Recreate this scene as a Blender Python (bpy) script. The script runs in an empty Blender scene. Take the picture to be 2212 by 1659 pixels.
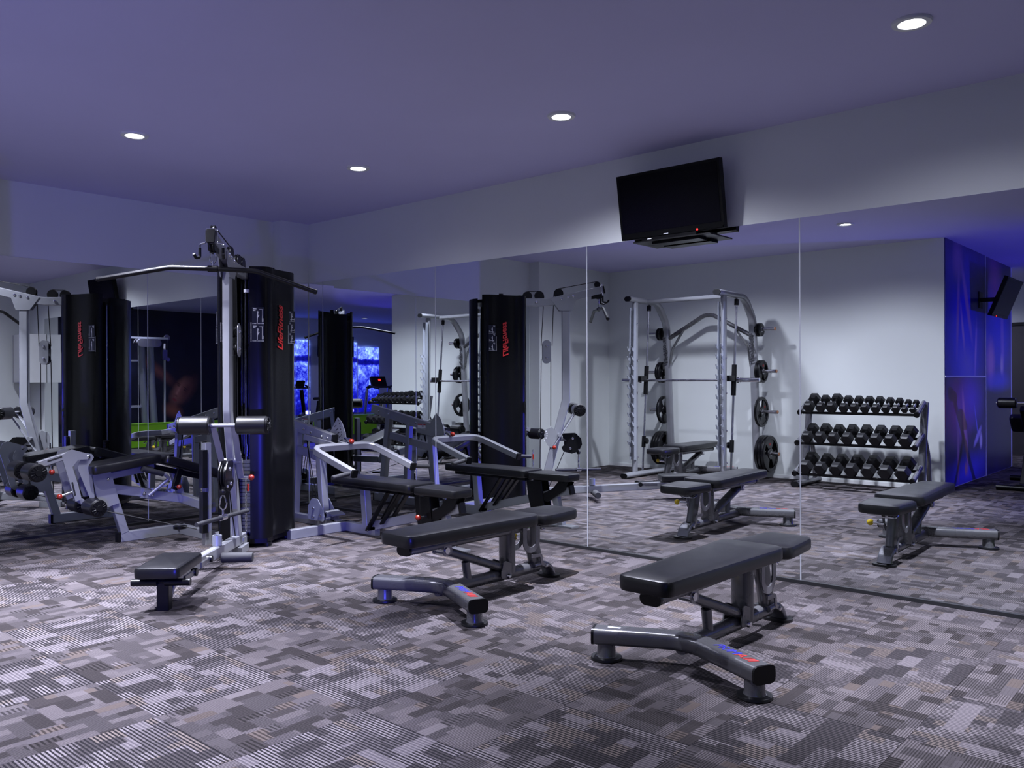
import bpy, bmesh, math, random
from mathutils import Vector, Matrix
random.seed(7)
scene = bpy.context.scene
col = scene.collection

# ------------------------------------------------------------------ camera
cd = bpy.data.cameras.new('camera'); cam = bpy.data.objects.new('camera', cd); col.objects.link(cam)
cd.sensor_width = 36.0; cd.lens = 1822.7 / 2212 * 36.0; cd.shift_y = -6.75 / 2212
cd.clip_start = 0.02; cd.clip_end = 100
cam.matrix_world = (Matrix.Translation((0, 0, 1.2)) @ Matrix.Rotation(math.radians(-48.593), 4, 'Z')
                    @ Matrix.Rotation(math.radians(90), 4, 'X') @ Matrix.Rotation(-0.0036, 4, 'Z'))
scene.camera = cam
# ------------------------------------------------------------------ world, exposure
w = bpy.data.worlds.new('world'); scene.world = w; w.use_nodes = True
w.node_tree.nodes['Background'].inputs[0].default_value = (0.012, 0.012, 0.03, 1)
w.node_tree.nodes['Background'].inputs[1].default_value = 0.2
vs = scene.view_settings
vs.view_transform = 'Standard'; vs.look = 'None'; vs.gamma = 1.0; vs.use_curve_mapping = False
vs.exposure = 0.0
scene.cycles.max_bounces = 12; scene.cycles.glossy_bounces = 8; scene.cycles.diffuse_bounces = 5
scene.cycles.sample_clamp_indirect = 1.5
LIGHT_W = 165.0           # downlights in the training room
LIGHT_C = (0.80, 0.82, 1.0)
COOL_C = (0.42, 0.40, 1.0)  # violet-blue of the added fill downlights

# room measures (metres)
XR, YL, XW, YM, YB, XF = 4.855, 7.06, -0.20, 2.52, -3.40, -5.70
HC, HM = 2.73, 2.155

# ------------------------------------------------------------------ helpers
def V(*a): return Vector(a if len(a) > 1 else a[0])
def tag(o, label=None, cat=None, group=None, kind=None):
    if label: o['label'] = label
    if cat: o['category'] = cat
    if group: o['group'] = group
    if kind: o['kind'] = kind
    return o
def empty(name, loc=(0, 0, 0), rz=0.0):
    o = bpy.data.objects.new(name, None); col.objects.link(o); o.location = loc; o.rotation_euler.z = rz
    o.empty_display_size = 0.1
    return o
def copy_tree(o, parent=None):
    c = o.copy(); col.objects.link(c); c.parent = parent
    for ch in list(o.children): copy_tree(ch, c)
    return c
def rect(w_, h_, c=0.004):
    a, b = w_ / 2, h_ / 2
    return [(a - c, -b), (a, -b + c), (a, b - c), (a - c, b), (-a + c, b), (-a, b - c), (-a, -b + c), (-a + c, -b)]
def oval(w_, h_, n=6):
    r = min(w_, h_) / 2; out = []
    hx, hy = w_ / 2 - r, h_ / 2 - r
    for qx, qy, a0 in ((1, -1, -90), (1, 1, 0), (-1, 1, 90), (-1, -1, 180)):
        for i in range(n + 1):
            t = math.radians(a0 + 90 * i / n); out.append((qx * hx + r * math.cos(t), qy * hy + r * math.sin(t)))
    res = []
    for p in out:
        if not res or (abs(p[0] - res[-1][0]) + abs(p[1] - res[-1][1])) > 1e-6: res.append(p)
    if abs(res[0][0] - res[-1][0]) + abs(res[0][1] - res[-1][1]) < 1e-6: res.pop()
    return res
def circ(r, n=14): return [(r * math.cos(2 * math.pi * i / n), r * math.sin(2 * math.pi * i / n)) for i in range(n)]
def fillet(pts, r, n=6):
    pts = [Vector(p) for p in pts]; out = [pts[0]]
    for i in range(1, len(pts) - 1):
        p0, p, p1 = pts[i - 1], pts[i], pts[i + 1]
        d0, d1 = (p0 - p), (p1 - p); l = min(d0.length, d1.length) * 0.48
        d0.normalize(); d1.normalize(); ang = d0.angle(d1)
        if abs(ang - math.pi) < 0.02: out.append(p); continue
        t = min(l, r / math.tan(ang / 2)); a, b = p + d0 * t, p + d1 * t
        for k in range(n + 1):
            s = k / n; out.append((1 - s) ** 2 * a + 2 * s * (1 - s) * p + s * s * b)
    out.append(pts[-1]); return out
def rpoly(pts, r, n=4):
    """round the corners of a closed 2-D polygon"""
    P = [Vector((p[0], p[1])) for p in pts]; out = []; m = len(P)
    for i in range(m):
        p0, p, p1 = P[i - 1], P[i], P[(i + 1) % m]
        rr = r[i] if isinstance(r, (list, tuple)) else r
        d0, d1 = p0 - p, p1 - p; l = min(d0.length, d1.length) * 0.49; d0.normalize(); d1.normalize()
        ang = max(0.05, d0.angle(d1)); t = min(l, rr / math.tan(ang / 2)); a, b = p + d0 * t, p + d1 * t
        for k in range(n + 1):
            s = k / n; q = (1 - s) ** 2 * a + 2 * s * (1 - s) * p + s * s * b; out.append((q.x, q.y))
    return out

OFF = {}      # world offset of a thing whose parts are modelled in world coordinates
class MB:
    def __init__(s): s.v = []; s.f = []
    def add(s, vs_, fs): 
        n = len(s.v); s.v += [tuple(x) for x in vs_]; s.f += [tuple(i + n for i in f) for f in fs]; return s
    def box(s, c, size, R=None):
        x, y, z = size[0] / 2, size[1] / 2, size[2] / 2; c = Vector(c)
        vs_ = [Vector((i, j, k)) for i in (-x, x) for j in (-y, y) for k in (-z, z)]
        if R is not None: vs_ = [R @ q for q in vs_]
        return s.add([q + c for q in vs_], [(0, 1, 3, 2), (4, 6, 7, 5), (0, 4, 5, 1), (2, 3, 7, 6), (0, 2, 6, 4), (1, 5, 7, 3)])
    def sweep(s, pts, prof, up=(0, 0, 1), cap=True):
        pts = [Vector(p) for p in pts]; n = len(prof); up = Vector(up)
        segs = [(pts[i + 1] - pts[i]).normalized() for i in range(len(pts) - 1)]
        t = segs[0]; side = t.cross(up)
        if side.length < 1e-4: side = t.cross(Vector((1, 0, 0)))
        side.normalize(); u = side.cross(t).normalized(); rings = []
        for i, p in enumerate(pts):
            if i > 0 and i < len(pts) - 1:
                nb = (segs[i - 1] + segs[i]).normalized()
            else: nb = segs[0] if i == 0 else segs[-1]
            ts = segs[max(0, i - 1)]
            ring = []
            for a, b in prof:
                off = side * a + u * b; dd = ts.dot(nb)
                off = off - ts * (off.dot(nb) / (dd if abs(dd) > .2 else .2))
                ring.append(p + off)
            rings.append(ring)
            if 0 < i < len(pts) - 1:
                q = segs[i - 1].rotation_difference(segs[i]); side = q @ side; u = q @ u
        vs_ = [q for r in rings for q in r]; fs = []
        for i in range(len(rings) - 1):
            for j in range(n):
                k = (j + 1) % n; fs.append((i * n + j, i * n + k, (i + 1) * n + k, (i + 1) * n + j))
        if cap: fs.append(tuple(range(n))); fs.append(tuple((len(rings) - 1) * n + j for j in range(n)))
        return s.add(vs_, fs)
    def bar(s, p0, p1, w_, h_, up=(0, 0, 1), c=0.004): return s.sweep([p0, p1], rect(w_, h_, c), up)
    def tube(s, pts, r, n=12): return s.sweep(pts, circ(r, n))
    def cyl(s, p0, p1, r, n=18): return s.sweep([p0, p1], circ(r, n))
    def lathe(s, o, axis, prof, n=20, cap=True):
        o = Vector(o); ax = Vector(axis).normalized(); e = ax.orthogonal().normalized(); g = ax.cross(e); vs_ = []; fs = []
        for r, h in prof:
            for i in range(n):
                t = 2 * math.pi * i / n; vs_.append(o + ax * h + (e * math.cos(t) + g * math.sin(t)) * max(r, 1e-4))
        m = len(prof)
        for k in range(m - 1):
            for i in range(n):
                j = (i + 1) % n; fs.append((k * n + i, k * n + j, (k + 1) * n + j, (k + 1) * n + i))
        if cap: fs.append(tuple(range(n))); fs.append(tuple((m - 1) * n + i for i in range(n)))
        return s.add(vs_, fs)
    def ball(s, c, r, n=14):
        prof = [(r * math.sin(math.pi * i / 8), -r * math.cos(math.pi * i / 8)) for i in range(9)]
        return s.lathe(c, (0, 0, 1), prof, n)
    def prism(s, poly, o, ex, ey, th):
        o, ex, ey = Vector(o), Vector(ex), Vector(ey); nz = ex.cross(ey).normalized() * (th / 2); n = len(poly)
        vs_ = [o + ex * p[0] + ey * p[1] - nz for p in poly] + [o + ex * p[0] + ey * p[1] + nz for p in poly]
        fs = [tuple(range(n)), tuple(range(n, 2 * n))] + [(i, (i + 1) % n, n + (i + 1) % n, n + i) for i in range(n)]
        return s.add(vs_, fs)
    def pad(s, poly, o, ex, ey, th, soft=0.014, crown=0.004):
        """upholstered pad: rounded edges, slightly crowned top; poly in the ex/ey plane, thickness along ex x ey"""
        o, ex, ey = Vector(o), Vector(ex), Vector(ey); nz = ex.cross(ey).normalized(); n = len(poly)
        P = [Vector((p[0], p[1])) for p in poly]; c = sum(P, Vector((0, 0))) / n
        area = sum(P[i].x * P[(i + 1) % n].y - P[(i + 1) % n].x * P[i].y for i in range(n)); sg = 1 if area > 0 else -1
        nr = []
        for i in range(n):
            d = (P[(i + 1) % n] - P[i - 1]).normalized(); nr.append(Vector((-d.y, d.x)) * sg)
        rings = [(soft, 0), (soft * .3, soft * .3), (0, soft), (0, th - soft), (soft * .3, th - soft * .3), (soft, th), (-1, th + crown)]
        vs_ = []; fs = []
        for ins, h in rings:
            for i in range(n):
                q = P[i] + nr[i] * ins if ins >= 0 else c + (P[i] - c) * .70; vs_.append(o + ex * q.x + ey * q.y + nz * h)
        for k in range(len(rings) - 1):
            for i in range(n):
                j = (i + 1) % n; fs.append((k * n + i, k * n + j, (k + 1) * n + j, (k + 1) * n + i))
        fs.append(tuple(range(n))); fs.append(tuple((len(rings) - 1) * n + i for i in range(n)))
        return s.add(vs_, fs)
    def mesh(s, name, ang=38):
        me = bpy.data.meshes.new(name); me.from_pydata(s.v, [], s.f)
        bm = bmesh.new(); bm.from_mesh(me); bmesh.ops.remove_doubles(bm, verts=bm.verts, dist=1e-6)
        bmesh.ops.recalc_face_normals(bm, faces=bm.faces); bm.to_mesh(me); bm.free()
        me.polygons.foreach_set('use_smooth', [True] * len(me.polygons))
        me.set_sharp_from_angle(angle=math.radians(ang)); me.update()
        return me
    def build(s, name, m, parent=None, off=None, ang=38):
        if parent is not None and off is None:
            q = parent
            while q.parent is not None: q = q.parent
            off = OFF.get(q.name)
        if off is not None and tuple(off) != (0, 0, 0):
            s.v = [(x - off[0], y - off[1], z - off[2]) for x, y, z in s.v]
        me = s.mesh(name, ang); me.materials.append(m)
        o = bpy.data.objects.new(name, me); col.objects.link(o)
        if parent is not None: o.parent = parent
        return o
def text_obj(name, body, size, m, parent, M, shear=0.0, ext=0.0006, align='CENTER', sx=1.0, space=1.0, bold=0.0):
    cu = bpy.data.curves.new(name, 'FONT'); cu.body = body; cu.size = size; cu.shear = shear; cu.extrude = ext
    cu.align_x = align; cu.offset = bold; cu.align_y = 'CENTER'; cu.space_character = space
    t = bpy.data.objects.new(name, cu); col.objects.link(t)
    dg = bpy.context.evaluated_depsgraph_get()
    me = bpy.data.meshes.new_from_object(t.evaluated_get(dg)); bpy.data.objects.remove(t); bpy.data.curves.remove(cu)
    me.transform(M @ Matrix.Diagonal((sx, 1, 1, 1))); me.materials.clear(); me.materials.append(m)
    o = bpy.data.objects.new(name, me); col.objects.link(o); o.parent = parent
    return o
def frame(o, ex, ey):
    ex, ey = Vector(ex).normalized(), Vector(ey).normalized(); ez = ex.cross(ey)
    M = Matrix((ex, ey, ez)).transposed().to_4x4(); M.translation = Vector(o); return M

# ------------------------------------------------------------------ materials
class NT:
    def __init__(s, name):
        s.m = bpy.data.materials.new(name); s.m.use_nodes = True; s.t = s.m.node_tree
        s.b = s.t.nodes['Principled BSDF']; s.out = s.t.nodes['Material Output']
    def n(s, typ, **kw):
        x = s.t.nodes.new(typ)
        for k, v in kw.items(): setattr(x, k, v)
        return x
    def link(s, a, b): s.t.links.new(a, b)
    def put(s, sock, val):
        if hasattr(val, 'is_output') or isinstance(val, bpy.types.NodeSocket): s.link(val, sock)
        else: sock.default_value = val
    def math(s, op, a, b=0.0, c=None):
        x = s.n('ShaderNodeMath', operation=op); s.put(x.inputs[0], a); s.put(x.inputs[1], b)
        if c is not None: s.put(x.inputs[2], c)
        return x.outputs[0]
    def mix(s, f, a, b, blend='MIX'):
        x = s.n('ShaderNodeMix', data_type='RGBA', blend_type=blend)
        s.put(x.inputs[0], f); s.put(x.inputs[6], a); s.put(x.inputs[7], b); return x.outputs[2]
    def noise(s, scale, detail=2, vec=None, rough=.5):
        x = s.n('ShaderNodeTexNoise'); x.inputs['Scale'].default_value = scale; x.inputs['Detail'].default_value = detail
        x.inputs['Roughness'].default_value = rough
        if vec is not None: s.link(vec, x.inputs['Vector'])
        return x.outputs[0]
    def obj(s): return s.n('ShaderNodeTexCoord').outputs['Object']
    def pos(s): return s.n('ShaderNodeNewGeometry').outputs['Position']
    def ramp(s, fac, lo, hi, a=0.0, b=1.0):
        x = s.n('ShaderNodeMapRange'); s.put(x.inputs[0], fac); x.inputs[1].default_value = lo; x.inputs[2].default_value = hi
        x.inputs[3].default_value = a; x.inputs[4].default_value = b; return x.outputs[0]
    def bump(s, h, strength=.2, dist=.01):
        x = s.n('ShaderNodeBump'); x.inputs['Strength'].default_value = strength; x.inputs['Distance'].default_value = dist
        s.link(h, x.inputs['Height']); s.link(x.outputs[0], s.b.inputs['Normal'])
def c4(c): return (c[0], c[1], c[2], 1.0)
def mat(name, c, rough=.5, metal=0.0, var=.03, scale=10, spec=.5, coat=0.0, bump=0.0, bscale=300):
    g = NT(name); b = g.b
    nz = g.noise(scale, 3, g.obj())
    k = g.ramp(nz, .3, .7, 1 - var, 1 + var)
    x = g.n('ShaderNodeMix', data_type='RGBA', blend_type='MULTIPLY'); x.inputs[0].default_value = 1
    x.inputs[6].default_value = c4(c); cc = g.n('ShaderNodeCombineColor')
    for i in range(3): g.link(k, cc.inputs[i])
    g.link(cc.outputs[0], x.inputs[7]); g.link(x.outputs[2], b.inputs['Base Color'])
    g.link(g.ramp(nz, .3, .7, max(0, rough - var), rough + var), b.inputs['Roughness'])
    b.inputs['Metallic'].default_value = metal; b.inputs['Specular IOR Level'].default_value = spec
    if coat: b.inputs['Coat Weight'].default_value = coat; b.inputs['Coat Roughness'].default_value = .1
    if bump: g.bump(g.noise(bscale, 2, g.obj()), bump, .002)
    return g.m
M = {}
M['silver'] = mat('silver_paint', (.27, .275, .295), .34, .45)
M['gun'] = mat('gunmetal_paint', (.125, .125, .132), .28, .55, var=.02, coat=.2)
M['gun2'] = mat('gunmetal_bright', (.24, .24, .26), .22, .75)
M['chrome'] = mat('chrome', (.80, .80, .83), .12, 1.0, var=.03)
M['steel'] = mat('steel_rod', (.55, .55, .58), .25, 1.0, var=.04)
M['black'] = mat('black_plastic', (.0025, .0025, .003), .34, 0, spec=.28)
M['shroud'] = mat('black_shroud', (.0020, .0020, .0026), .27, 0, var=0, spec=.22)
M['vinyl'] = mat('black_vinyl', (.0045, .0045, .0055), .33, 0, spec=.45, bump=.06, bscale=420)
M['rubber'] = mat('black_rubber', (.0045, .0045, .0055), .42, 0, spec=.35, bump=.15)
M['grip'] = mat('foam_grip', (.012, .012, .015), .7, 0, bump=.4, bscale=700)
M['plate'] = mat('weight_plate_rubber', (.003, .003, .004), .30, 0, var=0, spec=.4)
M['stack'] = mat('stack_iron', (.05, .05, .06), .45, .3)
M['red'] = mat('red_knob', (.21, .014, .006), .25, 0)
M['redprint'] = mat('red_print', (.36, .008, .008), .5, 0)
M['blueprint'] = mat('blue_print', (.02, .02, .40), .5, 0)
M['darkprint'] = mat('dark_print', (.02, .02, .025), .5, 0)
M['white'] = mat('white_print', (.75, .75, .80), .5, 0, var=.02)
M['inkwhite'] = mat('placard_white_ink', (.34, .34, .37), .5, 0, var=.02)
M['placard'] = mat('placard_navy', (.006, .007, .016), .4, 0, spec=.2)
M['yellow'] = mat('yellow_knob', (.45, .32, .01), .3, 0)
M['amber'] = mat('copper_cap', (.45, .22, .12), .35, .6)
M['cable'] = mat('cable_sheath', (.004, .004, .005), .5, 0, spec=.2)
M['dark'] = mat('dark_interior', (.004, .004, .005), .8, 0)
M['seam'] = mat('mirror_edge', (.44, .46, .50), .35, .1)  # pale tone stands in for bevelled edges catching the light
M['tvblack'] = mat('tv_bezel', (.0015, .0015, .002), .3, 0, spec=.15)
M['screen'] = mat('tv_screen', (.0015, .0012, .004), .25, 0, var=.01, spec=.1)
M['board'] = mat('dark_trim', (.018, .018, .020), .5, 0, spec=.25)
M['cabinet'] = mat('white_enamel', (.72, .73, .72), .4, 0, var=.02)
M['door'] = mat('dark_door', (.05, .045, .05), .45, 0)
M['lime'] = mat('lime_laminate', (.24, .60, .012), .35, 0, var=.03, scale=6)
M['belt'] = mat('treadmill_belt', (.02, .02, .022), .7, 0, bump=.2)
M['column'] = mat('machine_column', (.33, .35, .40), .35, .4)
def paint(name, c, rough=.62):
    g = NT(name); nz = g.noise(1.3, 4, g.pos()); f = g.ramp(nz, .3, .7, 0, 1)
    g.link(g.mix(f, c4([x * .96 for x in c]), c4(c)), g.b.inputs['Base Color'])
    g.b.inputs['Roughness'].default_value = rough; g.bump(g.noise(90, 3, g.pos()), .06, .003); return g.m
M['wall'] = paint('wall_paint', (.70, .73, .71))
M['ceil'] = paint('ceiling_paint', (.56, .54, .80), .8)  # even violet tint in the ceiling colour
g = NT('mirror_glass'); g.b.inputs['Base Color'].default_value = (.86, .89, .89, 1); g.b.inputs['Metallic'].default_value = 1
g.b.inputs['Roughness'].default_value = 0.0; M['mirror'] = g.m
def emit(name, c, s):
    g = NT(name); e = g.n('ShaderNodeEmission'); e.inputs[0].default_value = c4(c); e.inputs[1].default_value = s
    g.link(e.outputs[0], g.out.inputs[0]); return g.m
M['lamp'] = emit('lamp_lens', (.92, .92, 1.0), 14)
M['led_red'] = emit('led_red', (1, .02, .02), 6)
M['flood'] = emit('flood_lens', (.75, .8, 1.0), 14)
M['display'] = emit('red_display', (1, .03, .02), 2.5)
# ---- carpet tile material: blocks of loop pile, ribs turned a quarter from tile to tile
TS, TX, TY = 0.52, 2.983, 0.88
g = NT('carpet_pile'); p = g.n('ShaderNodeSeparateXYZ'); g.link(g.pos(), p.inputs[0])
u = g.math('DIVIDE', g.math('SUBTRACT', p.outputs[0], TX), TS); v = g.math('DIVIDE', g.math('SUBTRACT', p.outputs[1], TY), TS)
iu, iv = g.math('FLOOR', u), g.math('FLOOR', v); fu, fv = g.math('SUBTRACT', u, iu), g.math('SUBTRACT', v, iv)
par = g.math('FLOORED_MODULO', g.math('ADD', iu, iv), 2.0)
def lerp(f, a, b): return g.math('ADD', a, g.math('MULTIPLY', f, g.math('SUBTRACT', b, a)))
s_, t_ = lerp(par, fu, fv), lerp(par, fv, fu)
def wn(a, b, c):
    x = g.n('ShaderNodeCombineXYZ'); g.put(x.inputs[0], a); g.put(x.inputs[1], b); g.put(x.inputs[2], c)
    y = g.n('ShaderNodeTexWhiteNoise'); g.link(x.outputs[0], y.inputs['Vector']); return y.outputs['Value']
tid = wn(iu, iv, 3.0)
row = g.math('FLOOR', g.math('MULTIPLY', t_, 11.0)); sh = g.math('MULTIPLY', wn(row, tid, 1.0), 3.0)
cell = g.math('FLOOR', g.math('ADD', g.math('MULTIPLY', s_, 4.6), sh))
r1 = wn(cell, row, tid)
row2 = g.math('FLOOR', g.math('MULTIPLY', s_, 8.0)); sh2 = g.math('MULTIPLY', wn(row2, tid, 2.0), 2.0)
cell2 = g.math('FLOOR', g.math('ADD', g.math('MULTIPLY', t_, 3.4), sh2)); r2 = wn(cell2, row2, g.math('ADD', tid, 7.0))
r = lerp(g.math('GREATER_THAN', r2, .66), r1, r2); hue = wn(cell, row, g.math('ADD', tid, 11.0))
nz = g.noise(260, 2, g.pos()); nz2 = g.noise(900, 1, g.pos())
wob = g.math('MULTIPLY', g.math('SUBTRACT', g.noise(60, 1, g.pos()), .5), .006)
sA = g.ramp(g.math('SINE', g.math('MULTIPLY', g.math('ADD', t_, wob), 2 * math.pi * 38)), -.45, .35)
sB = g.ramp(g.math('SINE', g.math('MULTIPLY', g.math('ADD', t_, wob), 2 * math.pi * 58)), -.7, .5)
sC = g.ramp(g.math('SINE', g.math('MULTIPLY', s_, 2 * math.pi * 30)), -.5, .4)
brk = g.ramp(g.noise(130, 1, g.pos()), .40, .60, .62, 1.0); sA = g.math('MULTIPLY', sA, brk); st = sA
DK = (0.011, 0.010, 0.012, 1)
# corded tiles: strong ribs, the yarn changes block by block
ya = g.mix(g.math('GREATER_THAN', hue, .62), (0.206, 0.182, 0.192, 1), (0.172, 0.140, 0.126, 1))
for lo, cc in ((.50, (0.139, 0.122, 0.130, 1)), (.70, (0.059, 0.051, 0.054, 1)), (.82, (0.105, 0.092, 0.099, 1)), (.90, (0.168, 0.148, 0.156, 1))): ya = g.mix(g.math('GREATER_THAN', r, lo), ya, cc)
dk = g.mix(g.math('GREATER_THAN', r, .90), DK, (0.076, 0.068, 0.076, 1)); cA = g.mix(sA, dk, ya)
# flat tiles: fine ribs over plain blocks
yb = g.mix(g.math('GREATER_THAN', hue, .70), (0.099, 0.086, 0.091, 1), (0.084, 0.067, 0.061, 1))
for lo, cc in ((.34, (0.072, 0.063, 0.068, 1)), (.60, (0.111, 0.097, 0.102, 1)), (.72, (0.034, 0.029, 0.030, 1)), (.86, (0.057, 0.050, 0.053, 1))): yb = g.mix(g.math('GREATER_THAN', r, lo), yb, cc)
fine = g.mix(g.math('GREATER_THAN', hue, .72), lerp(sB, .42, 1.12), (1, 1, 1, 1)); cross = lerp(sC, .35, 1.15)
fine = g.mix(g.math('GREATER_THAN', hue, .86), fine, cross)
cB = g.mix(1.0, yb, fine, 'MULTIPLY')
c = g.mix(par, cB, cA)
yarn = g.ramp(nz2, .3, .7, .54, 1.0); cc = g.n('ShaderNodeCombineColor')
for i in range(3): g.link(yarn, cc.inputs[i])
c = g.mix(1.0, c, cc.outputs[0], 'MULTIPLY')
g.link(c, g.b.inputs['Base Color']); g.b.inputs['Roughness'].default_value = .95; g.b.inputs['Specular IOR Level'].default_value = .12
g.bump(g.math('ADD', g.math('MULTIPLY', st, .6), g.math('MULTIPLY', nz, .6)), .6, .004)
M['carpet'] = g.m

def blobs_mat(name, base, blobs, rough=.35, top=None, grain=.25):
    """flat colour print: soft ellipses (cx, cy, rx, ry, deg, colour, softness) laid over a mottled ground"""
    g = NT(name); o = g.obj(); nz = g.noise(3.0, 4, o)
    c = g.mix(g.ramp(nz, .35, .65), c4(base), c4(top or [x * 1.8 for x in base]))
    for cx, cy, rx, ry, deg, colr, soft in blobs:
        mp = g.n('ShaderNodeMapping', vector_type='TEXTURE'); mp.inputs['Location'].default_value = (cx, cy, 0)
        mp.inputs['Rotation'].default_value = (0, 0, math.radians(deg)); mp.inputs['Scale'].default_value = (rx, ry, 1000)
        g.link(o, mp.inputs['Vector']); ln = g.n('ShaderNodeVectorMath', operation='LENGTH'); g.link(mp.outputs[0], ln.inputs[0])
        d = g.math('ADD', ln.outputs['Value'], g.math('MULTIPLY', g.math('SUBTRACT', g.noise(9, 2, o), .5), grain))
        c = g.mix(g.ramp(d, 1.0 - soft, 1.0 + soft * .4, 1.0, 0.0), c, c4(colr))
    g.link(c, g.b.inputs['Base Color']); g.b.inputs['Roughness'].default_value = rough; return g.m

# ------------------------------------------------------------------ setting
def slab(name, lo, hi, m, parent=None, kind='structure'):
    c = [(a + b) / 2 for a, b in zip(lo, hi)]; o = MB().box((0, 0, 0), [b - a for a, b in zip(lo, hi)]).build(name, m)
    o.location = c
    if parent is not None: o.parent = parent; o.location = [x - y for x, y in zip(c, parent.location)]
    elif kind: o['kind'] = kind
    return o
FX0, FX1, FY0, FY1 = XF - .1, XR + .12, YB - .1, YL + .12
floor = slab('floor', (FX0, FY0, -.12), (FX1, FY1, -.008), M['board'])
tag(floor, 'carpet tiled gym floor in grey, lilac and tan ribbed blocks')
tm = MB().box((0, 0, 0), (TS - .0015, TS - .0015, .010)).mesh('carpet_tile'); tm.materials.append(M['carpet'])
tiles = []
for i in range(-18, 5):
    for j in range(-9, 13):
        x, y = TX + (i + .5) * TS, TY + (j + .5) * TS
        if x - TS > XR or y - TS > YL or x + TS < XF or y + TS < YB: continue
        if x < XW - TS and y > YM + TS and x > -3.5 + TS: continue
        dep = .75 * x + .6614 * y; lat = .6614 * x - .75 * y
        vis = 0 if dep > .9 and abs(lat) < dep * .72 + .5 else 3
        tiles.append((vis * 10 + math.hypot(x, y), x, y))
tiles.sort(); rest = MB()
for k, (_, x, y) in enumerate(tiles):
    if k < 300:
        o = bpy.data.objects.new('carpet_tile', tm); col.objects.link(o); o.parent = floor
        o.location = (x - floor.location.x, y - floor.location.y, -.005 - floor.location.z)
    else: rest.box((x, y, -.005), (TS - .0015, TS - .0015, .010))
o = rest.build('carpet_tiles', M['carpet'], floor, off=tuple(floor.location)); o['kind'] = 'stuff'

tag(slab('ceiling', (FX0, FY0, HC), (FX1, FY1, HC + .1), M['ceil']), 'flat plaster ceiling tinted violet')
wr = slab('wall_right', (XR + .006, FY0, 0), (XR + .12, FY1, HC), M['wall']); tag(wr, 'pale wall clad in tall mirror panels, television above')
wl = slab('wall_left', (1.35, YL + .006, 0), (XR + .006, YL + .12, HC), M['wall']); tag(wl, 'pale wall behind leg curl bench, clad in mirror panels')
pil = slab('wall_pilaster', (4.55, 6.926, 0), (XR + .006, YL + .006, HC), M['wall']); tag(pil, 'narrow pale corner pilaster with mirror strip where mirror walls meet')
tag(slab('wall_left_return', (XW - .1, 6.90, 0), (1.35, YL + .12, HC), M['wall']), 'plain pale wall beside smith machine, set proud of mirrors')
tag(slab('wall_opposite', (XW - .1, YM - .0, 0), (XW, 7.0, HC), M['wall']), 'plain pale wall behind dumbbell rack and smith machine')
mw = slab('wall_mural', (-3.45, YM, 0), (XW - .1, YM + .1, HC), M['wall']); tag(mw, 'wall covered by blue and purple photographic mural')
tag(slab('wall_block_end', (-3.55, YM, 0), (-3.45, FY1, HC), M['wall']), 'end wall beyond the blue mural')
tag(slab('wall_back', (FX0, YB - .1, 0), (FX1, YB, HC), M['wall']), 'wall behind lime partition with dark mural and blue panels')
tag(slab('wall_far', (XF - .1, FY0, 0), (XF, FY1, HC), M['wall']), 'far pale wall with dark door')
tag(slab('wall_passage', (XF, 5.0, 0), (-3.55, 5.1, HC), M['wall']), 'wall closing the passage beyond the mural')
tag(slab('wall_corner_column', (4.44, -.75, 0), (XR + .006, -.11, HC), M['wall']), 'square pale column standing at the end of the mirror wall')
def mirror(lo, hi, parent):
    o = slab('mirror_panel', lo, hi, M['mirror'], parent); return o
ys = [.49, 2.017, 3.569, 5.13, 6.69, 6.914]
for a, b in zip(ys[:-1], ys[1:]): mirror((XR, a + .004, .02), (XR + .006, b - .004, HM), wr)
for y in ys[1:-1]: slab('mirror_joint', (XR - .0005, y - .004, .02), (XR + .006, y + .004, HM), M['seam'], wr)
xs = [1.36, 1.80, 3.33, 4.546]
for a, b in zip(xs[:-1], xs[1:]): mirror((a + .003, YL, .02), (b - .003, YL + .006, HM), wl)
for x in xs[1:-1]: slab('mirror_joint', (x - .003, YL - .0005, .02), (x + .003, YL + .006, HM), M['seam'], wl)
mirror((4.552, 6.920, .02), (XR - .003, 6.926, HM), pil)
tag(slab('baseboard_right', (XR - .012, .49, 0), (XR + .006, 6.92, .02), M['board']), 'thin dark strip along foot of right mirrors')
tag(slab('baseboard_left', (1.36, YL - .012, 0), (4.55, YL + .006, .02), M['board']), 'thin dark strip along foot of mirrors behind leg bench')
tag(slab('trim_1', (4.538, 6.908, 0), (XR - .012, 6.926, .02), M['board']), 'dark strip at foot of corner pilaster')
tag(slab('trim_2', (XW, 2.52, 0), (XW + .008, 6.9, .04), M['cabinet']), 'thin pale skirting under dumbbell rack wall')
# dark door in the far wall
dr = slab('door_1', (XF, 2.62, 0), (XF + .04, 3.45, 2.05), M['door']); tag(dr, 'dark flush door in far wall')
slab('door_frame', (XF, 2.56, 0), (XF + .06, 2.62, 2.10), M['board'], dr); slab('door_frame', (XF, 3.45, 0), (XF + .06, 3.51, 2.10), M['board'], dr)
slab('door_frame', (XF, 2.56, 2.05), (XF + .06, 3.51, 2.10), M['board'], dr)
MB().cyl((0, 0, 0), (.05, 0, 0), .02).build('door_handle', M['steel'], dr).location = (.02, .34, -.02)

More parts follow.
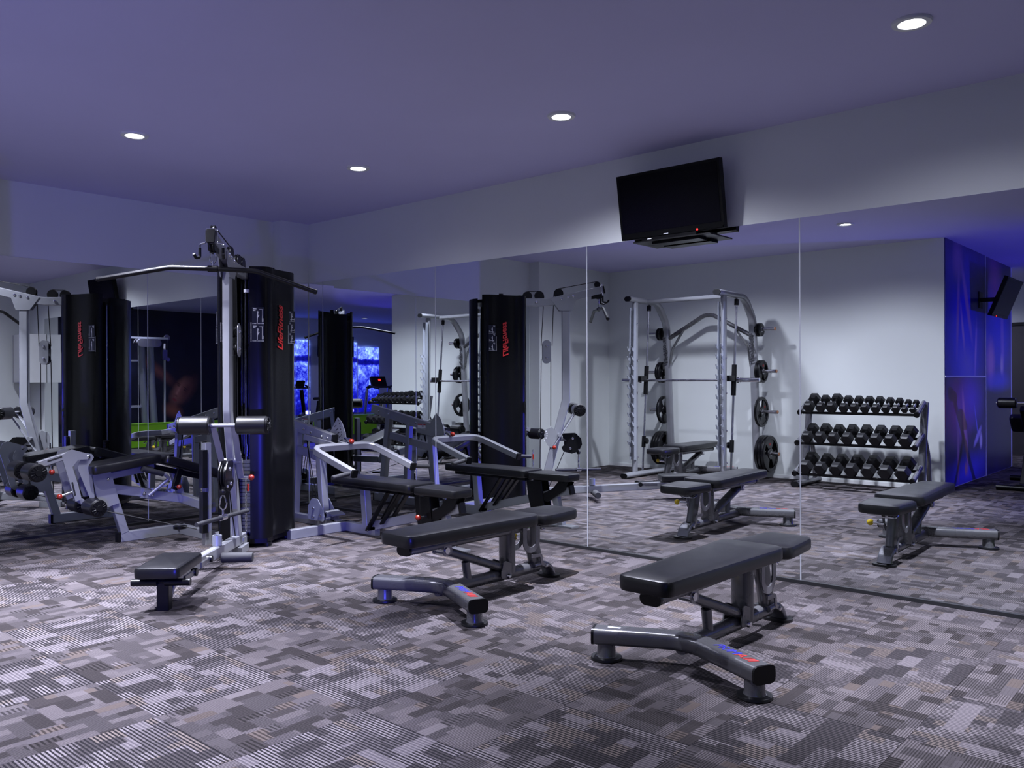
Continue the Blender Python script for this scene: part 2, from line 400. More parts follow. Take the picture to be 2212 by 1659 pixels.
# ------------------------------------------------------------------ recessed downlights
def downlight(x, y, label, power=LIGHT_W, c=LIGHT_C, grp='recessed ceiling downlights', wide=.62, core=8.0):
    e = empty('downlight', (x, y, HC)); tag(e, label, 'ceiling light', grp)
    MB().lathe((0, 0, -.012), (0, 0, 1), [(.052, .010), (.056, 0), (.078, 0), (.082, .008), (.082, .012)], 28).build('trim_ring', M['cabinet'], e)
    MB().lathe((0, 0, -.004), (0, 0, 1), [(.054, 0), (.054, .003)], 24).build('lens', M['lamp'] if c == LIGHT_C else M['lamp'], e)
    l = bpy.data.lights.new('downlight_beam', 'SPOT'); l.energy = power * wide; l.color = c; l.spot_size = math.radians(154); l.spot_blend = 1.0
    l.shadow_soft_size = .04; lo = bpy.data.objects.new('downlight_beam', l); col.objects.link(lo); lo.parent = e; lo.location = (0, 0, -.03)
    l = bpy.data.lights.new('downlight_core', 'SPOT'); l.energy = power * core; l.color = c; l.spot_size = math.radians(66); l.spot_blend = 1.0
    l.shadow_soft_size = .04; lo = bpy.data.objects.new('downlight_core', l); col.objects.link(lo); lo.parent = e; lo.location = (0, 0, -.03)
    return e
DL = 'round recessed downlight in ceiling '
for x, y, t in ((3.84, 1.10, 'nearest the end of the mirror wall by right-hand bench'), (3.84, 3.00, 'beside the television'), (3.80, 4.81, 'above the press station'),
                (2.37, 5.19, 'above the pulldown seat'), (1.33, 4.78, 'in front of smith machine'), (1.33, 3.02, 'in front of dumbbell rack')):
    downlight(x, y, DL + t, wide=.15 if 'press' in t else (1.75 if x < 2 else (.35 if 'nearest' in t else (1.5 if 'television' in t else .75))))
for x, y, t in ((-1.6, 1.0, 'added as fill in front of the blue mural'), (-3.6, .6, 'added as fill beyond the wall television'), (2.2, -2.3, 'added as fill above the cable column'), (-3.2, -2.0, 'added as fill above the treadmill'), (-4.6, 3.4, 'added as fill before the dark door')):
    downlight(x, y, DL + t, LIGHT_W * (1.1 if 'cable' in t or 'door' in t else .5), COOL_C if 'cable' not in t and 'door' not in t else (.7, .7, 1.0), core=2.0 if 'cable' in t else .5)  # added lamps: violet and cool fill outside the training room
# ------------------------------------------------------------------ adjustable benches
def roller_end(mb, c, axis, r): 
    """ribbed plastic end cap"""
    c, ax = Vector(c), Vector(axis).normalized(); mb.lathe(c, ax, [(r * .99, -.004), (r * .99, .002), (r * .9, .008), (r * .42, .010), (r * .36, .016), (r * .22, .016)], 24)
    e = ax.orthogonal().normalized(); g_ = ax.cross(e)
    for i in range(14):
        t = 2 * math.pi * i / 14; d = e * math.cos(t) + g_ * math.sin(t)
        mb.sweep([c + ax * .010 + d * r * .45, c + ax * .008 + d * r * .9], rect(.006, .008, .001), ax)
def bench(loc, label, sticker=False):
    e = empty('weight_bench', loc); OFF[e.name] = (.7, 0, 0)
    tag(e, label, 'weight bench', 'flat adjustable benches')
    B = lambda n, m, mb, par=None: mb.build(n, M[m], par or e, off=(.7, 0, 0))
    X, Y, Z = (1, 0, 0), (0, 1, 0), (0, 0, 1)
    pd = rpoly([(0, -.120), (.985, -.166), (.985, .166), (0, .120)], [.05, .07, .07, .05], 6)
    p = B('back_pad', 'vinyl', MB().pad(pd, (0, 0, .362), X, Y, .066, .015, .005))
    B('pad_rail', 'gun', MB().sweep([(.075, 0, .334), (.95, 0, .334)], oval(.095, .05)))
    B('rail_cap', 'black', MB().sweep([(.062, 0, .334), (.078, 0, .334)], oval(.099, .054)))
    sd = rpoly([(1.035, -.156), (1.40, -.124), (1.40, .124), (1.035, .156)], .065, 6)
    B('seat_pad', 'vinyl', MB().pad(sd, (0, 0, .346), X, Y, .064, .016, .005))
    B('seat_plate', 'black', MB().box((1.2, 0, .342), (.26, .16, .012)))
    B('post', 'gun', MB().sweep([(.86, 0, .09), (.86, 0, .345)], oval(.105, .07), X))
    B('seat_post', 'gun', MB().sweep([(1.045, 0, .352), (1.12, 0, .10)], oval(.105, .055), Y))
    for s in (-1, 1):
        arc = [(.945, .36)] + [(1.005 + .06 * math.cos(a), .262 + .06 * math.sin(a)) for a in [math.pi + math.pi * i / 10 for i in range(11)]] + [(1.065, .36)]
        B('hinge_plate', 'gun2', MB().sweep([(a, s * .062, b) for a, b in arc], rect(.034, .008, .001), Y))
        B('hinge_bolt', 'chrome', MB().lathe((.965, s * .066, .335), (0, s, 0), [(.014, 0), (.014, .004), (.009, .012), (.002, .013)], 12))
    st = B('incline_strut', 'gun', MB().sweep([(.325, 0, .302), (.80, 0, .125)], oval(.078, .046), Z))
    B('strut_bolt', 'chrome', MB().cyl((.33, -.052, .300), (.33, .052, .300), .017), st)
    for sg in (-1, 1):
        B('strut_bracket', 'gun2', MB().prism(rpoly([(-.02, -.04), (.045, -.035), (.04, .03), (-.015, .035)], .015), (.325, sg * .043, .312), X, Z, .006), st)
        B('strut_clevis', 'gun', MB().prism(rpoly([(-.05, -.05), (.05, -.06), (.055, .02), (-.02, .05)], .02), (.80, sg * .045, .125), X, Z, .007), st)
    B('clevis_bolt', 'chrome', MB().lathe((.815, -.048, .082), (0, -1, 0), [(.016, 0), (.016, .006), (.010, .016), (.002, .018)], 12), st)
    B('rest_peg', 'gun', MB().cyl((.535, 0, .09), (.515, 0, .205), .023))
    B('spine', 'gun', MB().sweep([(.30, 0, .088), (1.13, 0, .078)], oval(.060, .068)))
    B('rear_foot', 'gun2', MB().sweep(fillet([(1.06, 0, .095), (1.17, 0, .098), (1.225, 0, .06), (1.25, 0, .012)], .10, 8), oval(.095, .03)))
    B('rear_base', 'rubber', MB().prism(oval(.10, .15, 6), (1.245, 0, .007), X, Y, .014))
    cr = fillet([(.175, .35, .102), (.285, .14, .102), (.335, .03, .102), (.335, -.07, .102), (.285, -.18, .102), (.175, -.42, .102)], .16, 6)
    prof = rpoly([(-.05, -.034), (.05, -.034), (.05, .034), (-.05, .034)], .024, 4)
    ct = B('front_crossbar', 'gun', MB().sweep(cr, prof))
    for s in (-1, 1):
        d = Vector((-.11, s * .24, 0)).normalized(); q = Vector((.175, .35 if s > 0 else -.42, .102))
        B('end_cap', 'black', MB().sweep([q - d * .002, q + d * .008], [(a_ * 1.03, b_ * 1.03) for a_, b_ in prof]), ct)
        f = B('foot', 'gun', MB().lathe((.197, .305 if s > 0 else -.375, 0), Z, [(.05, .012), (.042, .016), (.040, .022), (.038, .085)], 22))
        B('foot_disc', 'rubber', MB().lathe((.197, .305 if s > 0 else -.375, 0), Z, [(.066, 0), (.068, .004), (.066, .013), (.055, .015)], 26), f)
    ex = Vector((-.11, -.24, 0)).normalized(); ey = Vector((.24, -.11, 0)).normalized(); mid = Vector((.243, -.268, .1368)) - Vector((.7, 0, 0))
    text_obj('brand_lettering', 'PRIM', .056, M['blueprint'], ct, frame(mid - ex * .048, ex, ey), .25, .0004, sx=1.1)
    text_obj('brand_initial', 'A', .056, M['redprint'], ct, frame(mid + ex * .040, ex, ey), .25, .0004, sx=1.1)
    em = MB()
    for k in range(3): em.prism([(.066 + k * .017, -.018), (.075 + k * .017, -.018), (.089 + k * .017, .02), (.080 + k * .017, .02)], mid, ex, ey, .0008)
    o = em.build('brand_emblem', M['redprint'], ct, off=(0, 0, 0))
    if sticker: B('white_sticker', 'white', MB().box((0, 0, 0), (.016, .055, .0015), Matrix.Rotation(math.radians(24), 3, 'Z')), ct).location = (.213, .275, .1368)
    for x, z, y in ((1.085, .245, .05), (.60, .215, .035)):
        k = B('pop_pin', 'chrome', MB().cyl((x, y, z), (x, y + .065, z), .010).cyl((x, y + .05, z), (x, y + .075, z), .007))
        B('knob', 'yellow', MB().ball((x, y + .092, z), .022), k)
    B('pull_handle', 'chrome', MB().tube(fillet([(1.115, -.045, .315), (1.155, -.045, .30), (1.155, .045, .30), (1.115, .045, .315)], .015), .006, 8))
    B('latch_lever', 'gun2', MB().sweep(fillet([(1.03, -.045, .158), (1.115, -.045, .155), (1.125, -.045, .10), (1.165, -.045, .082)], .02), rect(.022, .007, .001), Y))
    B('latch_bolt', 'chrome', MB().lathe((1.165, -.045, .082), (0, -1, 0), [(.013, 0), (.013, .006), (.006, .012)], 10))
    return e
bench((3.50, 1.80, 0), 'black padded bench with a white sticker on its front crossbar, before the mirror', True)
bench((3.50, 3.27, 0), 'black padded bench standing between sticker-marked bench and multi-station gym, before the mirror')
bench((.66, 5.19, 0), 'black padded bench standing inside the smith machine')

# ------------------------------------------------------------------ smith machine
sm = empty('smith_machine', (.45, 5.18, 0)); OFF[sm.name] = (.45, 5.18, 0)
tag(sm, 'silver smith machine with guided bar and plate pegs against pale wall', 'smith machine')
X, Y, Z = Vector((1, 0, 0)), Vector((0, 1, 0)), Vector((0, 0, 1))
def B(n, m, mb, par=None): return mb.build(n, M[m], par or sm)
PEGZ = (1.81, 1.305, .815, .31)
def postx(z): return -.02 + .12 * min(z, 1.85) / 1.85
for s, yy in ((1, 5.78), (-1, 4.58)):
    ft = B('base_foot', 'silver', MB().sweep([(1.10, yy, .036), (-.10, yy, .036)], oval(.10, .062)))
    B('foot_cap', 'black', MB().sweep([(1.098, yy, .036), (1.108, yy, .036)], oval(.095, .058)), ft)
    fr = B('side_frame', 'silver', MB().sweep(fillet([(1.0, yy, 2.20), (.32, yy, 2.19), (.10, yy, 1.93), (-.02, yy, .06)], .26, 8), oval(.066, .10), Y))
    B('frame_cap', 'black', MB().sweep([(.998, yy, 2.20), (1.01, yy, 2.20)], oval(.06, .094), Y), fr)
    up = B('front_upright', 'silver', MB().sweep([(.86, yy, .06), (.835, yy, 2.17)], oval(.055, .085), X))
    poly = [(.875, .22), (.925, .22)]
    for k in range(11):
        z = .44 + k * .115; poly += [(.925, z - .035), (.952, z - .03), (.978, z + .018), (.968, z + .026), (.945, z - .004), (.928, z + .004)]
    poly += [(.92, 1.72), (.91, 2.1), (.87, 2.1)]
    B('hook_plate', 'column', MB().prism(poly, (0, yy - .032, 0), X, Z, .008).prism(poly, (0, yy + .032, 0), X, Z, .008), up)
    for z in (.25, .62, 1.05, 1.45, 1.9): B('bolt', 'chrome', MB().lathe((.84, yy - .03, z), -Y, [(.012, 0), (.012, .004), (.007, .012), (.002, .013)], 10), up)
    rd = B('guide_rod', 'steel', MB().cyl((.68, yy, .07), (.515, yy, 2.17), .0135))
    B('rod_collar', 'black', MB().cyl((.522, yy, 2.08), (.516, yy, 2.15), .026), rd)
    B('rod_stop', 'black', MB().cyl((.660, yy, .36), (.648, yy, .50), .026).lathe((.652, yy - .0, .44), -Y * s, [(.02, 0), (.02, .03), (.038, .032), (.036, .055), (.01, .058)], 8), rd)
    B('carriage_sleeve', 'black', MB().cyl((.608, yy, 1.02), (.578, yy, 1.38), .029))
    B('carriage_hook', 'black', MB().box((.68, yy, 1.22), (.14, .05, .07)))
    for z in PEGZ:
        x = postx(z); pg = B('plate_peg', 'steel', MB().cyl((x, yy + s * .02, z), (x, yy + s * .285, z), .021))
        B('peg_cap', 'amber', MB().lathe((x, yy + s * .285, z), Y * s, [(.0215, -.004), (.0215, .004), (.016, .008)], 16), pg)
        B('peg_flange', 'black', MB().cyl((x, yy + s * .035, z), (x, yy + s * .055, z), .045), pg)
    for z in (.5, .95, 1.15, 1.55): B('bolt', 'chrome', MB().lathe((postx(z) - .02, yy - s * .033, z), -Y * s, [(.011, 0), (.011, .004), (.007, .010)], 10), fr)
    zc = 1.58; xx = postx(zc) + .052
    text_obj('frame_lettering', 'LifeFitness', .085, M['darkprint'], fr, frame(Vector((xx - .45, yy - 5.18, zc)), (.064, 0, 1), (0, -1, 0)), .35, .0006, sx=.98, bold=.0035)
    B('brace', 'gun', MB().sweep(fillet([(.075, yy - s * .035, 1.36), (.078, yy - s * .07, 1.60), (.08, yy - s * .25, 1.86)], .25, 6), rect(.012, .05, .002), X))
B('arched_crossbar', 'gun', MB().sweep(fillet([(.08, 5.76, 1.74), (.08, 5.24, 2.02), (.08, 5.12, 2.02), (.08, 4.60, 1.74)], .16, 6), oval(.05, .07), X))
B('top_crossbar', 'silver', MB().cyl((.62, 5.77, 2.185), (.62, 4.59, 2.185), .027))
B('rear_crossbar', 'silver', MB().sweep([(-.06, 5.76, .036), (-.06, 4.60, .036)], oval(.06, .06)))
bb = B('guided_bar', 'steel', MB().cyl((.598, 5.80, 1.20), (.598, 4.56, 1.20), .0145))
for s, y0, y1 in ((1, 5.83, 6.13), (-1, 4.53, 4.26)):
    B('bar_sleeve', 'chrome', MB().lathe((.598, y0, 1.20), Y * s, [(.036, 0), (.036, .03), (.026, .032), (.025, abs(y1 - y0)), (.018, abs(y1 - y0) + .004)], 18), bb)
B('warning_decal', 'white', MB().box((.03, 4.58 - .037, .16), (.05, .002, .16)))

# ------------------------------------------------------------------ weight plates on the pegs
def weight_plate(R, th):
    m = MB()
    if R < .1: m.lathe((0, 0, 0), Y, [(.026, -th / 2), (R * .9, -th / 2), (R, -th * .3), (R, th * .3), (R * .9, th / 2), (.026, th / 2), (.026, -th / 2)], 14, False)
    else:
        m.lathe((0, 0, 0), Y, [(R * .80, -th / 2), (R * .96, -th / 2), (R, -th * .3), (R, th * .3), (R * .96, th / 2), (R * .80, th / 2), (R * .80, -th / 2)], 40, False)
        m.lathe((0, 0, 0), Y, [(.0235, -th / 2), (R * .30, -th / 2), (R * .33, -th * .25), (R * .33, th * .25), (R * .30, th / 2), (.0235, th / 2), (.0235, -th / 2)], 30, False)
        for k in range(3):
            a0 = math.radians(90 + 120 * k + 27); a1 = math.radians(90 + 120 * k + 93); n = 7
            inn = [(R * .29 * math.cos(a0 + (a1 - a0) * i / n), R * .29 * math.sin(a0 + (a1 - a0) * i / n)) for i in range(n + 1)]
            b0, b1 = a0 - .10, a1 + .10
            outr = [(R * .83 * math.cos(b0 + (b1 - b0) * i / n), R * .83 * math.sin(b0 + (b1 - b0) * i / n)) for i in range(n + 1)]
            m.prism(inn + outr[::-1], (0, 0, 0), X, Z, th * .55)
    return m
side_txt = {1: 'by the bare corner', -1: 'by the dumbbells'}
for s, yy in ((1, 5.78), (-1, 4.58)):
    for lvl, R, n, wd in ((0, .083, 2, 'smallest'), (1, .138, 2, 'small'), (2, .185, 1, 'medium'), (3, .222, 3, 'large')):
        th = (.028, .030, .034, .040)[lvl]; ord_ = ('top', 'second', 'third', 'lowest')[lvl]
        for k in range(n):
            e = empty('weight_plate', (postx(PEGZ[lvl]), yy + s * (.062 + th / 2 + k * (th + .002)), PEGZ[lvl] - (.0025 if lvl else .005)))
            e.rotation_euler.y = math.radians((0, 35, 10, 20)[lvl] + 23 * k)
            pos = '' if n == 1 else (' innermost', ' outermost' if n == 2 else ' middle', ' outermost')[k]
            tag(e, '%s black weight plate,%s on %s peg of smith machine post %s' % (wd, pos, ord_, side_txt[s]), 'weight plate', 'weight plates on the smith machine')
            weight_plate(R, th).build('plate_body', M['plate'], e)
            MB().lathe((0, 0, 0), Y, [(.0225, -th / 2 - .001), (.030, -th / 2 - .001), (.030, th / 2 + .001), (.0225, th / 2 + .001), (.0225, -th / 2 - .001)], 20, False).build('bushing', M['steel'], e)
            if lvl > 0 and k == n - 1:
                MB().prism(circ(.016, 10), (R * .52 * math.cos(math.radians(150)), s * (th * .275 + .001), R * .52 * math.sin(math.radians(150))), X, Z, .001).build('red_mark', M['redprint'], e)

# ------------------------------------------------------------------ dumbbell rack
rk = empty('dumbbell_rack', (.2, 3.25, 0)); OFF[rk.name] = (.2, 3.25, 0)
tag(rk, 'three tier silver dumbbell rack against pale wall', 'dumbbell rack')
def B(n, m, mb, par=None): return mb.build(n, M[m], par or rk)
SH = [(.40, .828, .155, .945), (.475, .487, .21, .605), (.55, .150, .27, .268)]   # front x,z  back x,z of every shelf
for s, yy in ((1, 3.87), (-1, 2.63)):
    B('side_post', 'gun2', MB().sweep(fillet([(.115, yy, .955), (.20, yy, .5), (.25, yy, .05)], .3, 6), oval(.036, .08), Y))
    B('rear_leg', 'gun2', MB().sweep(fillet([(.16, yy, .62), (.02, yy, .40), (-.03, yy, .06)], .2, 6), oval(.034, .05), Y))
    f = B('floor_foot', 'gun2', MB().sweep([(.55, yy, .036), (-.12, yy, .036)], oval(.09, .06)))
    B('foot_cap', 'black', MB().sweep([(.548, yy, .036), (.558, yy, .036)], oval(.092, .062)), f)
    for fx, fz, bx, bz in SH:
        a = B('shelf_arm', 'gun2', MB().sweep([(fx, yy, fz + .01), (bx, yy, bz + .01)], oval(.048, .055)))
        d = (Vector((fx, 0, fz)) - Vector((bx, 0, bz))).normalized(); q = Vector((fx, yy, fz + .01))
        B('arm_cap', 'black', MB().sweep([q - d * .005, q + d * .02], oval(.056, .062)), a)
for fx, fz, bx, bz in SH:
    B('front_rail', 'black', MB().bar((fx - .035, 3.85, fz + .002), (fx - .035, 2.65, fz + .002), .03, .03))
    B('back_rail', 'black', MB().bar((bx + .05, 3.85, bz - .03), (bx + .05, 2.65, bz - .03), .03, .03))
def dumbbell(R, hl, gap):
    """hex dumbbell lying along local x, flat of the hexagon down, resting on z = 0 (centre height R*cos30)"""
    e = empty('dumbbell'); cz = R * math.cos(math.pi / 6)
    for s in (-1, 1):
        prof = [(R * .62, gap / 2), (R, gap / 2 + hl * .18), (R, gap / 2 + hl * .80), (R * .78, gap / 2 + hl), (R * .2, gap / 2 + hl)]
        m = MB(); vs_ = []; fs = []
        for r_, h in prof:
            for i in range(6):
                t = math.pi / 3 * i; vs_.append((s * h, r_ * math.cos(t), r_ * math.sin(t) + cz))
        for k in range(4):
            for i in range(6):
                j = (i + 1) % 6; fs.append((k * 6 + i, k * 6 + j, (k + 1) * 6 + j, (k + 1) * 6 + i))
        fs += [tuple(range(6)), tuple(24 + i for i in range(6))]
        m.add(vs_, fs).build('hex_head', M['rubber'], e, ang=20)
    MB().lathe((-gap / 2 - .01, 0, cz), X, [(.013, 0), (.014, gap * .3), (.016, gap * .5 + .01), (.014, gap * .7 + .02), (.013, gap + .02)], 14).build('handle', M['chrome'], e)
    return e
def fill_row(sh, radii, wd):
    fx, fz, bx, bz = sh; L = 1.19; tot = sum(2 * r for r in radii); gp = (L - tot) / len(radii); y = 3.835 - gp / 2
    tilt = math.atan2(bz - fz - .032, bx - fx + .085)
    nm = ['first', 'second', 'third', 'fourth', 'fifth', 'sixth', 'seventh', 'eighth', 'ninth', 'tenth', 'eleventh']
    for k, r in enumerate(radii):
        e = dumbbell(r, r * 1.25, .105); y -= r
        mx, mz = (fx - .035 + bx + .05) / 2, (fz + bz - .028) / 2 + .0185
        e.location = (mx, y, mz); e.rotation_euler = (0, math.atan2((fz + .002 - (bz - .03)), -(fx - bx - .085)) , 0)
        sl = math.atan2((bz - .03) - (fz + .002), (fx - .035) - (bx + .05)); e.rotation_euler = (0, sl, random.uniform(-.03, .03))
        tag(e, 'black hex dumbbell, %s from the smith machine end of %s rack shelf' % (nm[k], wd), 'dumbbell', 'dumbbells on %s rack shelf' % wd)
        y -= r + gp
fill_row(SH[0], [.066, .058, .066, .056, .055, .054, .053, .048, .046, .038, .036], 'top')
fill_row(SH[1], [.068, .070, .068, .070, .070, .070, .070, .072], 'middle')
fill_row(SH[2], [.080, .074, .076, .078, .078, .078, .080], 'bottom')
# ------------------------------------------------------------------ multi-station gym
gy = empty('multi_gym', (3.45, 5.65, 0)); OFF[gy.name] = (3.45, 5.65, 0)
tag(gy, 'multi-station cable gym with black shrouded weight tower, pulldown, press and leg stations', 'exercise machine')
A_, B_ = Vector((.7071, .7071, 0)), Vector((.7071, -.7071, 0)); O_ = Vector((3.165, 5.365, 0))
def L(a, b, z): return O_ + A_ * a + B_ * b + Z * z
def B(n, m, mb, par=None): return mb.build(n, M[m], par or gy)
def bolt(p, n_, r=.013, par=None): return B('bolt', 'chrome', MB().lathe(p, n_, [(r, 0), (r, .004), (r * .75, .009), (r * .3, .012)], 12), par)
def pulley(c, ax, r, par=None):
    return B('pulley', 'black', MB().lathe(Vector(c) - Vector(ax).normalized() * .014, ax, [(.008, 0), (r, 0), (r, .006), (r * .86, .014), (r, .022), (r, .028), (.008, .028)], 24), par)
# --- tower
SE = [(.165, .048), (.170, .10), (.178, .150), (.200, .180), (.240, .193), (.268, .182), (.300, .186), (.36, .203), (.42, .236), (.48, .266), (.54, .284), (.585, .284), (.610, .268)]
def shell(poly, z0, z1, th=.007):
    P = [Vector((a, b, 0)) for a, b in poly]; inn = []
    for i, q in enumerate(P):
        d = (P[min(i + 1, len(P) - 1)] - P[max(i - 1, 0)]).normalized(); nn = Vector((-d.y, d.x, 0))
        if nn.dot(Vector((.45, 0, 0)) - q) < 0: nn = -nn
        inn.append(q + nn * th)
    pl = [(q.x, q.y) for q in P] + [(q.x, q.y) for q in inn[::-1]]
    return MB().prism(pl, L(0, 0, (z0 + z1) / 2), A_, B_, z1 - z0)
RE = [(.655, .235), (.69, .20), (.722, .12), (.732, 0), (.722, -.12), (.69, -.20), (.655, -.235)]
sh = []
sh.append(B('shroud', 'shroud', shell(SE, .065, 2.035))); sh.append(B('shroud', 'shroud', shell([(a, -b) for a, b in SE], .065, 2.035)))
sh.append(B('shroud', 'shroud', shell(RE, .065, 2.0)))
core = rpoly([(.20, .05), (.22, .16), (.36, .18), (.55, .255), (.60, .25), (.66, .21), (.70, .12), (.705, -.12), (.66, -.21), (.60, -.25), (.55, -.255), (.36, -.18), (.22, -.16), (.20, -.05)], .01, 2)
B('tower_cap', 'black', MB().prism(core, L(0, 0, 1.975), A_, B_, .03)); B('tower_base', 'black', MB().prism(core, L(0, 0, .05), A_, B_, .05))
for a, b in ((.25, .15), (.25, -.15), (.56, .22), (.56, -.22), (.66, 0)): B('tower_foot', 'rubber', MB().cyl(L(a, b, 0), L(a, b, .03), .03))
B('cap_knob', 'black', MB().cyl(L(.42, .15, 1.99), L(.42, .15, 2.055), .022))
for i, (a, b, da, db) in enumerate(((.29, 0, 1, 0), (.525, .135, .5, .866), (.525, -.135, .5, -.866))):
    d = (A_ * da + B_ * db); e2 = Z.cross(d)
    Rm = Matrix((d, e2, Z)).transposed()
    pm = MB().box((0, 0, 0), (.13, .085, .0225), Rm).mesh('weight_stack_plate'); pm.materials.append(M['stack'])
    for k in range(20):
        o = bpy.data.objects.new('weight_stack_plate', pm); col.objects.link(o); o.parent = gy; o.location = L(a, b, .115 + k * .0265) - gy.location
    for s in (-1, 1): B('guide_rod', 'steel', MB().cyl(L(a, b, .07) + d * .045 * s, L(a, b, 1.97) + d * .045 * s, .008, 8))
    B('selector_rod', 'chrome', MB().cyl(L(a, b, .65), L(a, b, .74), .012, 10)); B('stack_cable', 'cable', MB().cyl(L(a, b, .74), L(a, b, 1.96), .0035, 6))
# lettering and placards on the shrouds
def on(a, b, z, na, nb): return (L(a, b, z) - Vector((3.45, 5.65, 0)), (A_ * na + B_ * nb).normalized())
for s in (1, -1):
    p, nn = on(.385, s * .2205, 1.60, -.42, s * .9); ey = Z.cross(nn) * -1.0
    text_obj('red_lettering', 'LifeFitness', .083, M['redprint'], sh[0 if s > 0 else 1], frame(p + nn * .0035, Z, Z.cross(nn) * -1 if False else nn.cross(Z)), .35, .0006, sx=.95, bold=.002)
def placard(a, b, z, na, nb, w_, h_, par, n_pic):
    p, nn = on(a, b, z, na, nb); ex = Z.cross(nn); pl = MB(); Rm = Matrix((ex, Z, nn)).transposed()
    pl.box(p + nn * .002, (w_, h_, .002), Rm); o = pl.build('instruction_placard', M['placard'], par, off=(0, 0, 0))
    pr = MB(); hh = h_ / n_pic
    for k in range(n_pic):
        c = p + nn * .0034 + Z * (h_ / 2 - hh * (k + .5))
        q = lambda u, v: c + ex * u * w_ + Z * v * hh
        pr.box(q(-.28, .40), (w_ * .28, hh * .045, .0006), Rm); pr.box(q(-.32, .31), (w_ * .20, hh * .04, .0006), Rm)
        for i in range(9): pr.box(q(-.44 + .11 * i, -.455), (w_ * .075, hh * .035, .0006), Rm)
        if n_pic > 2: pr.box(q(.02, -.28), (w_ * .62, hh * .05, .0006), Rm); pr.box(q(-.2, -.36), (w_ * .04, hh * .16, .0006), Rm)
        else: pr.box(q(.34, .0), (w_ * .03, hh * .72, .0006), Rm); pr.box(q(.24, .37), (w_ * .34, hh * .03, .0006), Rm)
        pr.box(q(.40, -.25), (w_ * .06, hh * .2, .0006), Rm)
        body = [(-.10, -.4), (-.05, -.41), (-.03, -.12), (.08, -.02), (.11, .05), (.07, .06), (.01, .0), (.0, .12), (.03, .2), (.0, .27), (-.06, .27), (-.07, .2), (-.08, .1), (-.1, -.02), (-.09, -.2)]
        pr.prism([(x * w_, y * hh) for x, y in body], c, ex, Z, .0006)
    pr.build('placard_print', M['inkwhite'], o, off=(0, 0, 0))
    tx = MB()
    for k in range(26):
        tx.box(p + nn * .0022 - ex * (w_ / 2 + .008) + Z * (-h_ / 2 + k * h_ * .022), (.006, h_ * .012, .0006), Rm)
    tx.build('small_print', M['inkwhite'], par, off=(0, 0, 0))
for s in (1, -1): placard(.1735, s * .108, 1.615, -.99, s * .1, .084, .25, sh[0 if s > 0 else 1], 2 )
placard(.515, .2795, 1.615, -.42, .90, .075, .25, sh[0], 3); placard(.515, -.2795, 1.615, -.42, -.90, .075, .25, sh[1], 2)
B('stack_label', 'white', MB().box(L(.20, .02, 1.86), (.03, .03, .022)))
# --- pulldown station (diagonal plane)
up = B('pulldown_upright', 'silver', MB().sweep(fillet([L(-.235, 0, 1.955), L(-.235, 0, 1.0), L(.01, 0, .06)], .12, 6), rect(.05, .078, .006), A_))
bm_ = B('pulldown_boom', 'silver', MB().sweep(fillet([L(.22, 0, 1.985), L(-.06, 0, 1.985), L(-.615, 0, 2.115)], .35, 8), rect(.05, .078, .006)))
B('boom_cap', 'black', MB().sweep([L(-.611, 0, 2.114), L(-.628, 0, 2.118)], rect(.053, .082, .006)), bm_)
for s in (1, -1):
    B('boom_gusset', 'silver', MB().prism([(-.30, 1.90), (-.17, 1.90), (-.08, 2.02), (-.36, 2.06)], L(0, s * .029, 0), A_, Z, .006), bm_)
    for a, z in ((-.31, 2.045), (-.26, 2.035), (-.19, 2.02), (.06, 1.985)): bolt(L(a, s * .031, z), B_ * s, .014, bm_)
for a, z, r in ((-.57, 2.06, .042), (-.555, 2.165, .03), (-.165, 2.075, .048), (.03, 2.05, .048), (.15, 2.045, .048)): pulley(L(a, 0, z), B_, r, bm_)
B('pulley_housing', 'black', MB().box(L(-.57, 0, 2.045), (.03, .03, .05)).prism([(-.62, 2.10), (-.5, 2.08), (-.5, 2.02), (-.6, 2.03)], L(0, .018, 0), A_, Z, .006).prism([(-.62, 2.10), (-.5, 2.08), (-.5, 2.02), (-.6, 2.03)], L(0, -.018, 0), A_, Z, .006), bm_)
hk = B('bar_hook_rod', 'chrome', MB().tube(fillet([L(-.60, -.072, 2.02), L(-.60, -.072, 2.07), L(-.60, -.034, 2.078), L(-.60, -.034, 2.165), L(-.60, .034, 2.165), L(-.60, .034, 2.078), L(-.60, .072, 2.07), L(-.60, .072, 2.02)], .014), .0055, 8), bm_)
for s in (1, -1):
    B('hook_sleeve', 'black', MB().tube(fillet([L(-.60, s * .072, 2.045), L(-.60, s * .072, 1.985), L(-.64, s * .085, 1.975), L(-.66, s * .09, 2.0)], .018), .0095, 8), hk)
B('cable', 'cable', MB().cyl(L(-.55, 0, 2.195), L(-.165, 0, 2.123), .004, 6)); B('cable', 'cable', MB().cyl(L(.03, 0, 2.098), L(.15, 0, 2.093), .004, 6))
B('cable', 'cable', MB().cyl(L(-.118, 0, 2.07), L(-.098, 0, 1.55), .004, 6)); B('cable', 'cable', MB().cyl(L(-.018, 0, 2.05), L(.012, 0, 1.55), .004, 6))
B('cable', 'cable', MB().cyl(L(-.085, 0, 1.42), L(-.082, 0, .745), .004, 6)); B('cable', 'cable', MB().cyl(L(.012, 0, 1.42), L(.03, 0, .12), .004, 6))
fp = B('floating_pulley_block', 'silver', MB().prism(oval(.085, .235, 6), L(-.042, .026, 1.49), A_, Z, .005).prism(oval(.085, .235, 6), L(-.042, -.026, 1.49), A_, Z, .005))
for z in (1.43, 1.55):
    pulley(L(-.042, 0, z), B_, .042, fp)
    for s in (1, -1): bolt(L(-.042, s * .029, z), B_ * s, .014, fp)
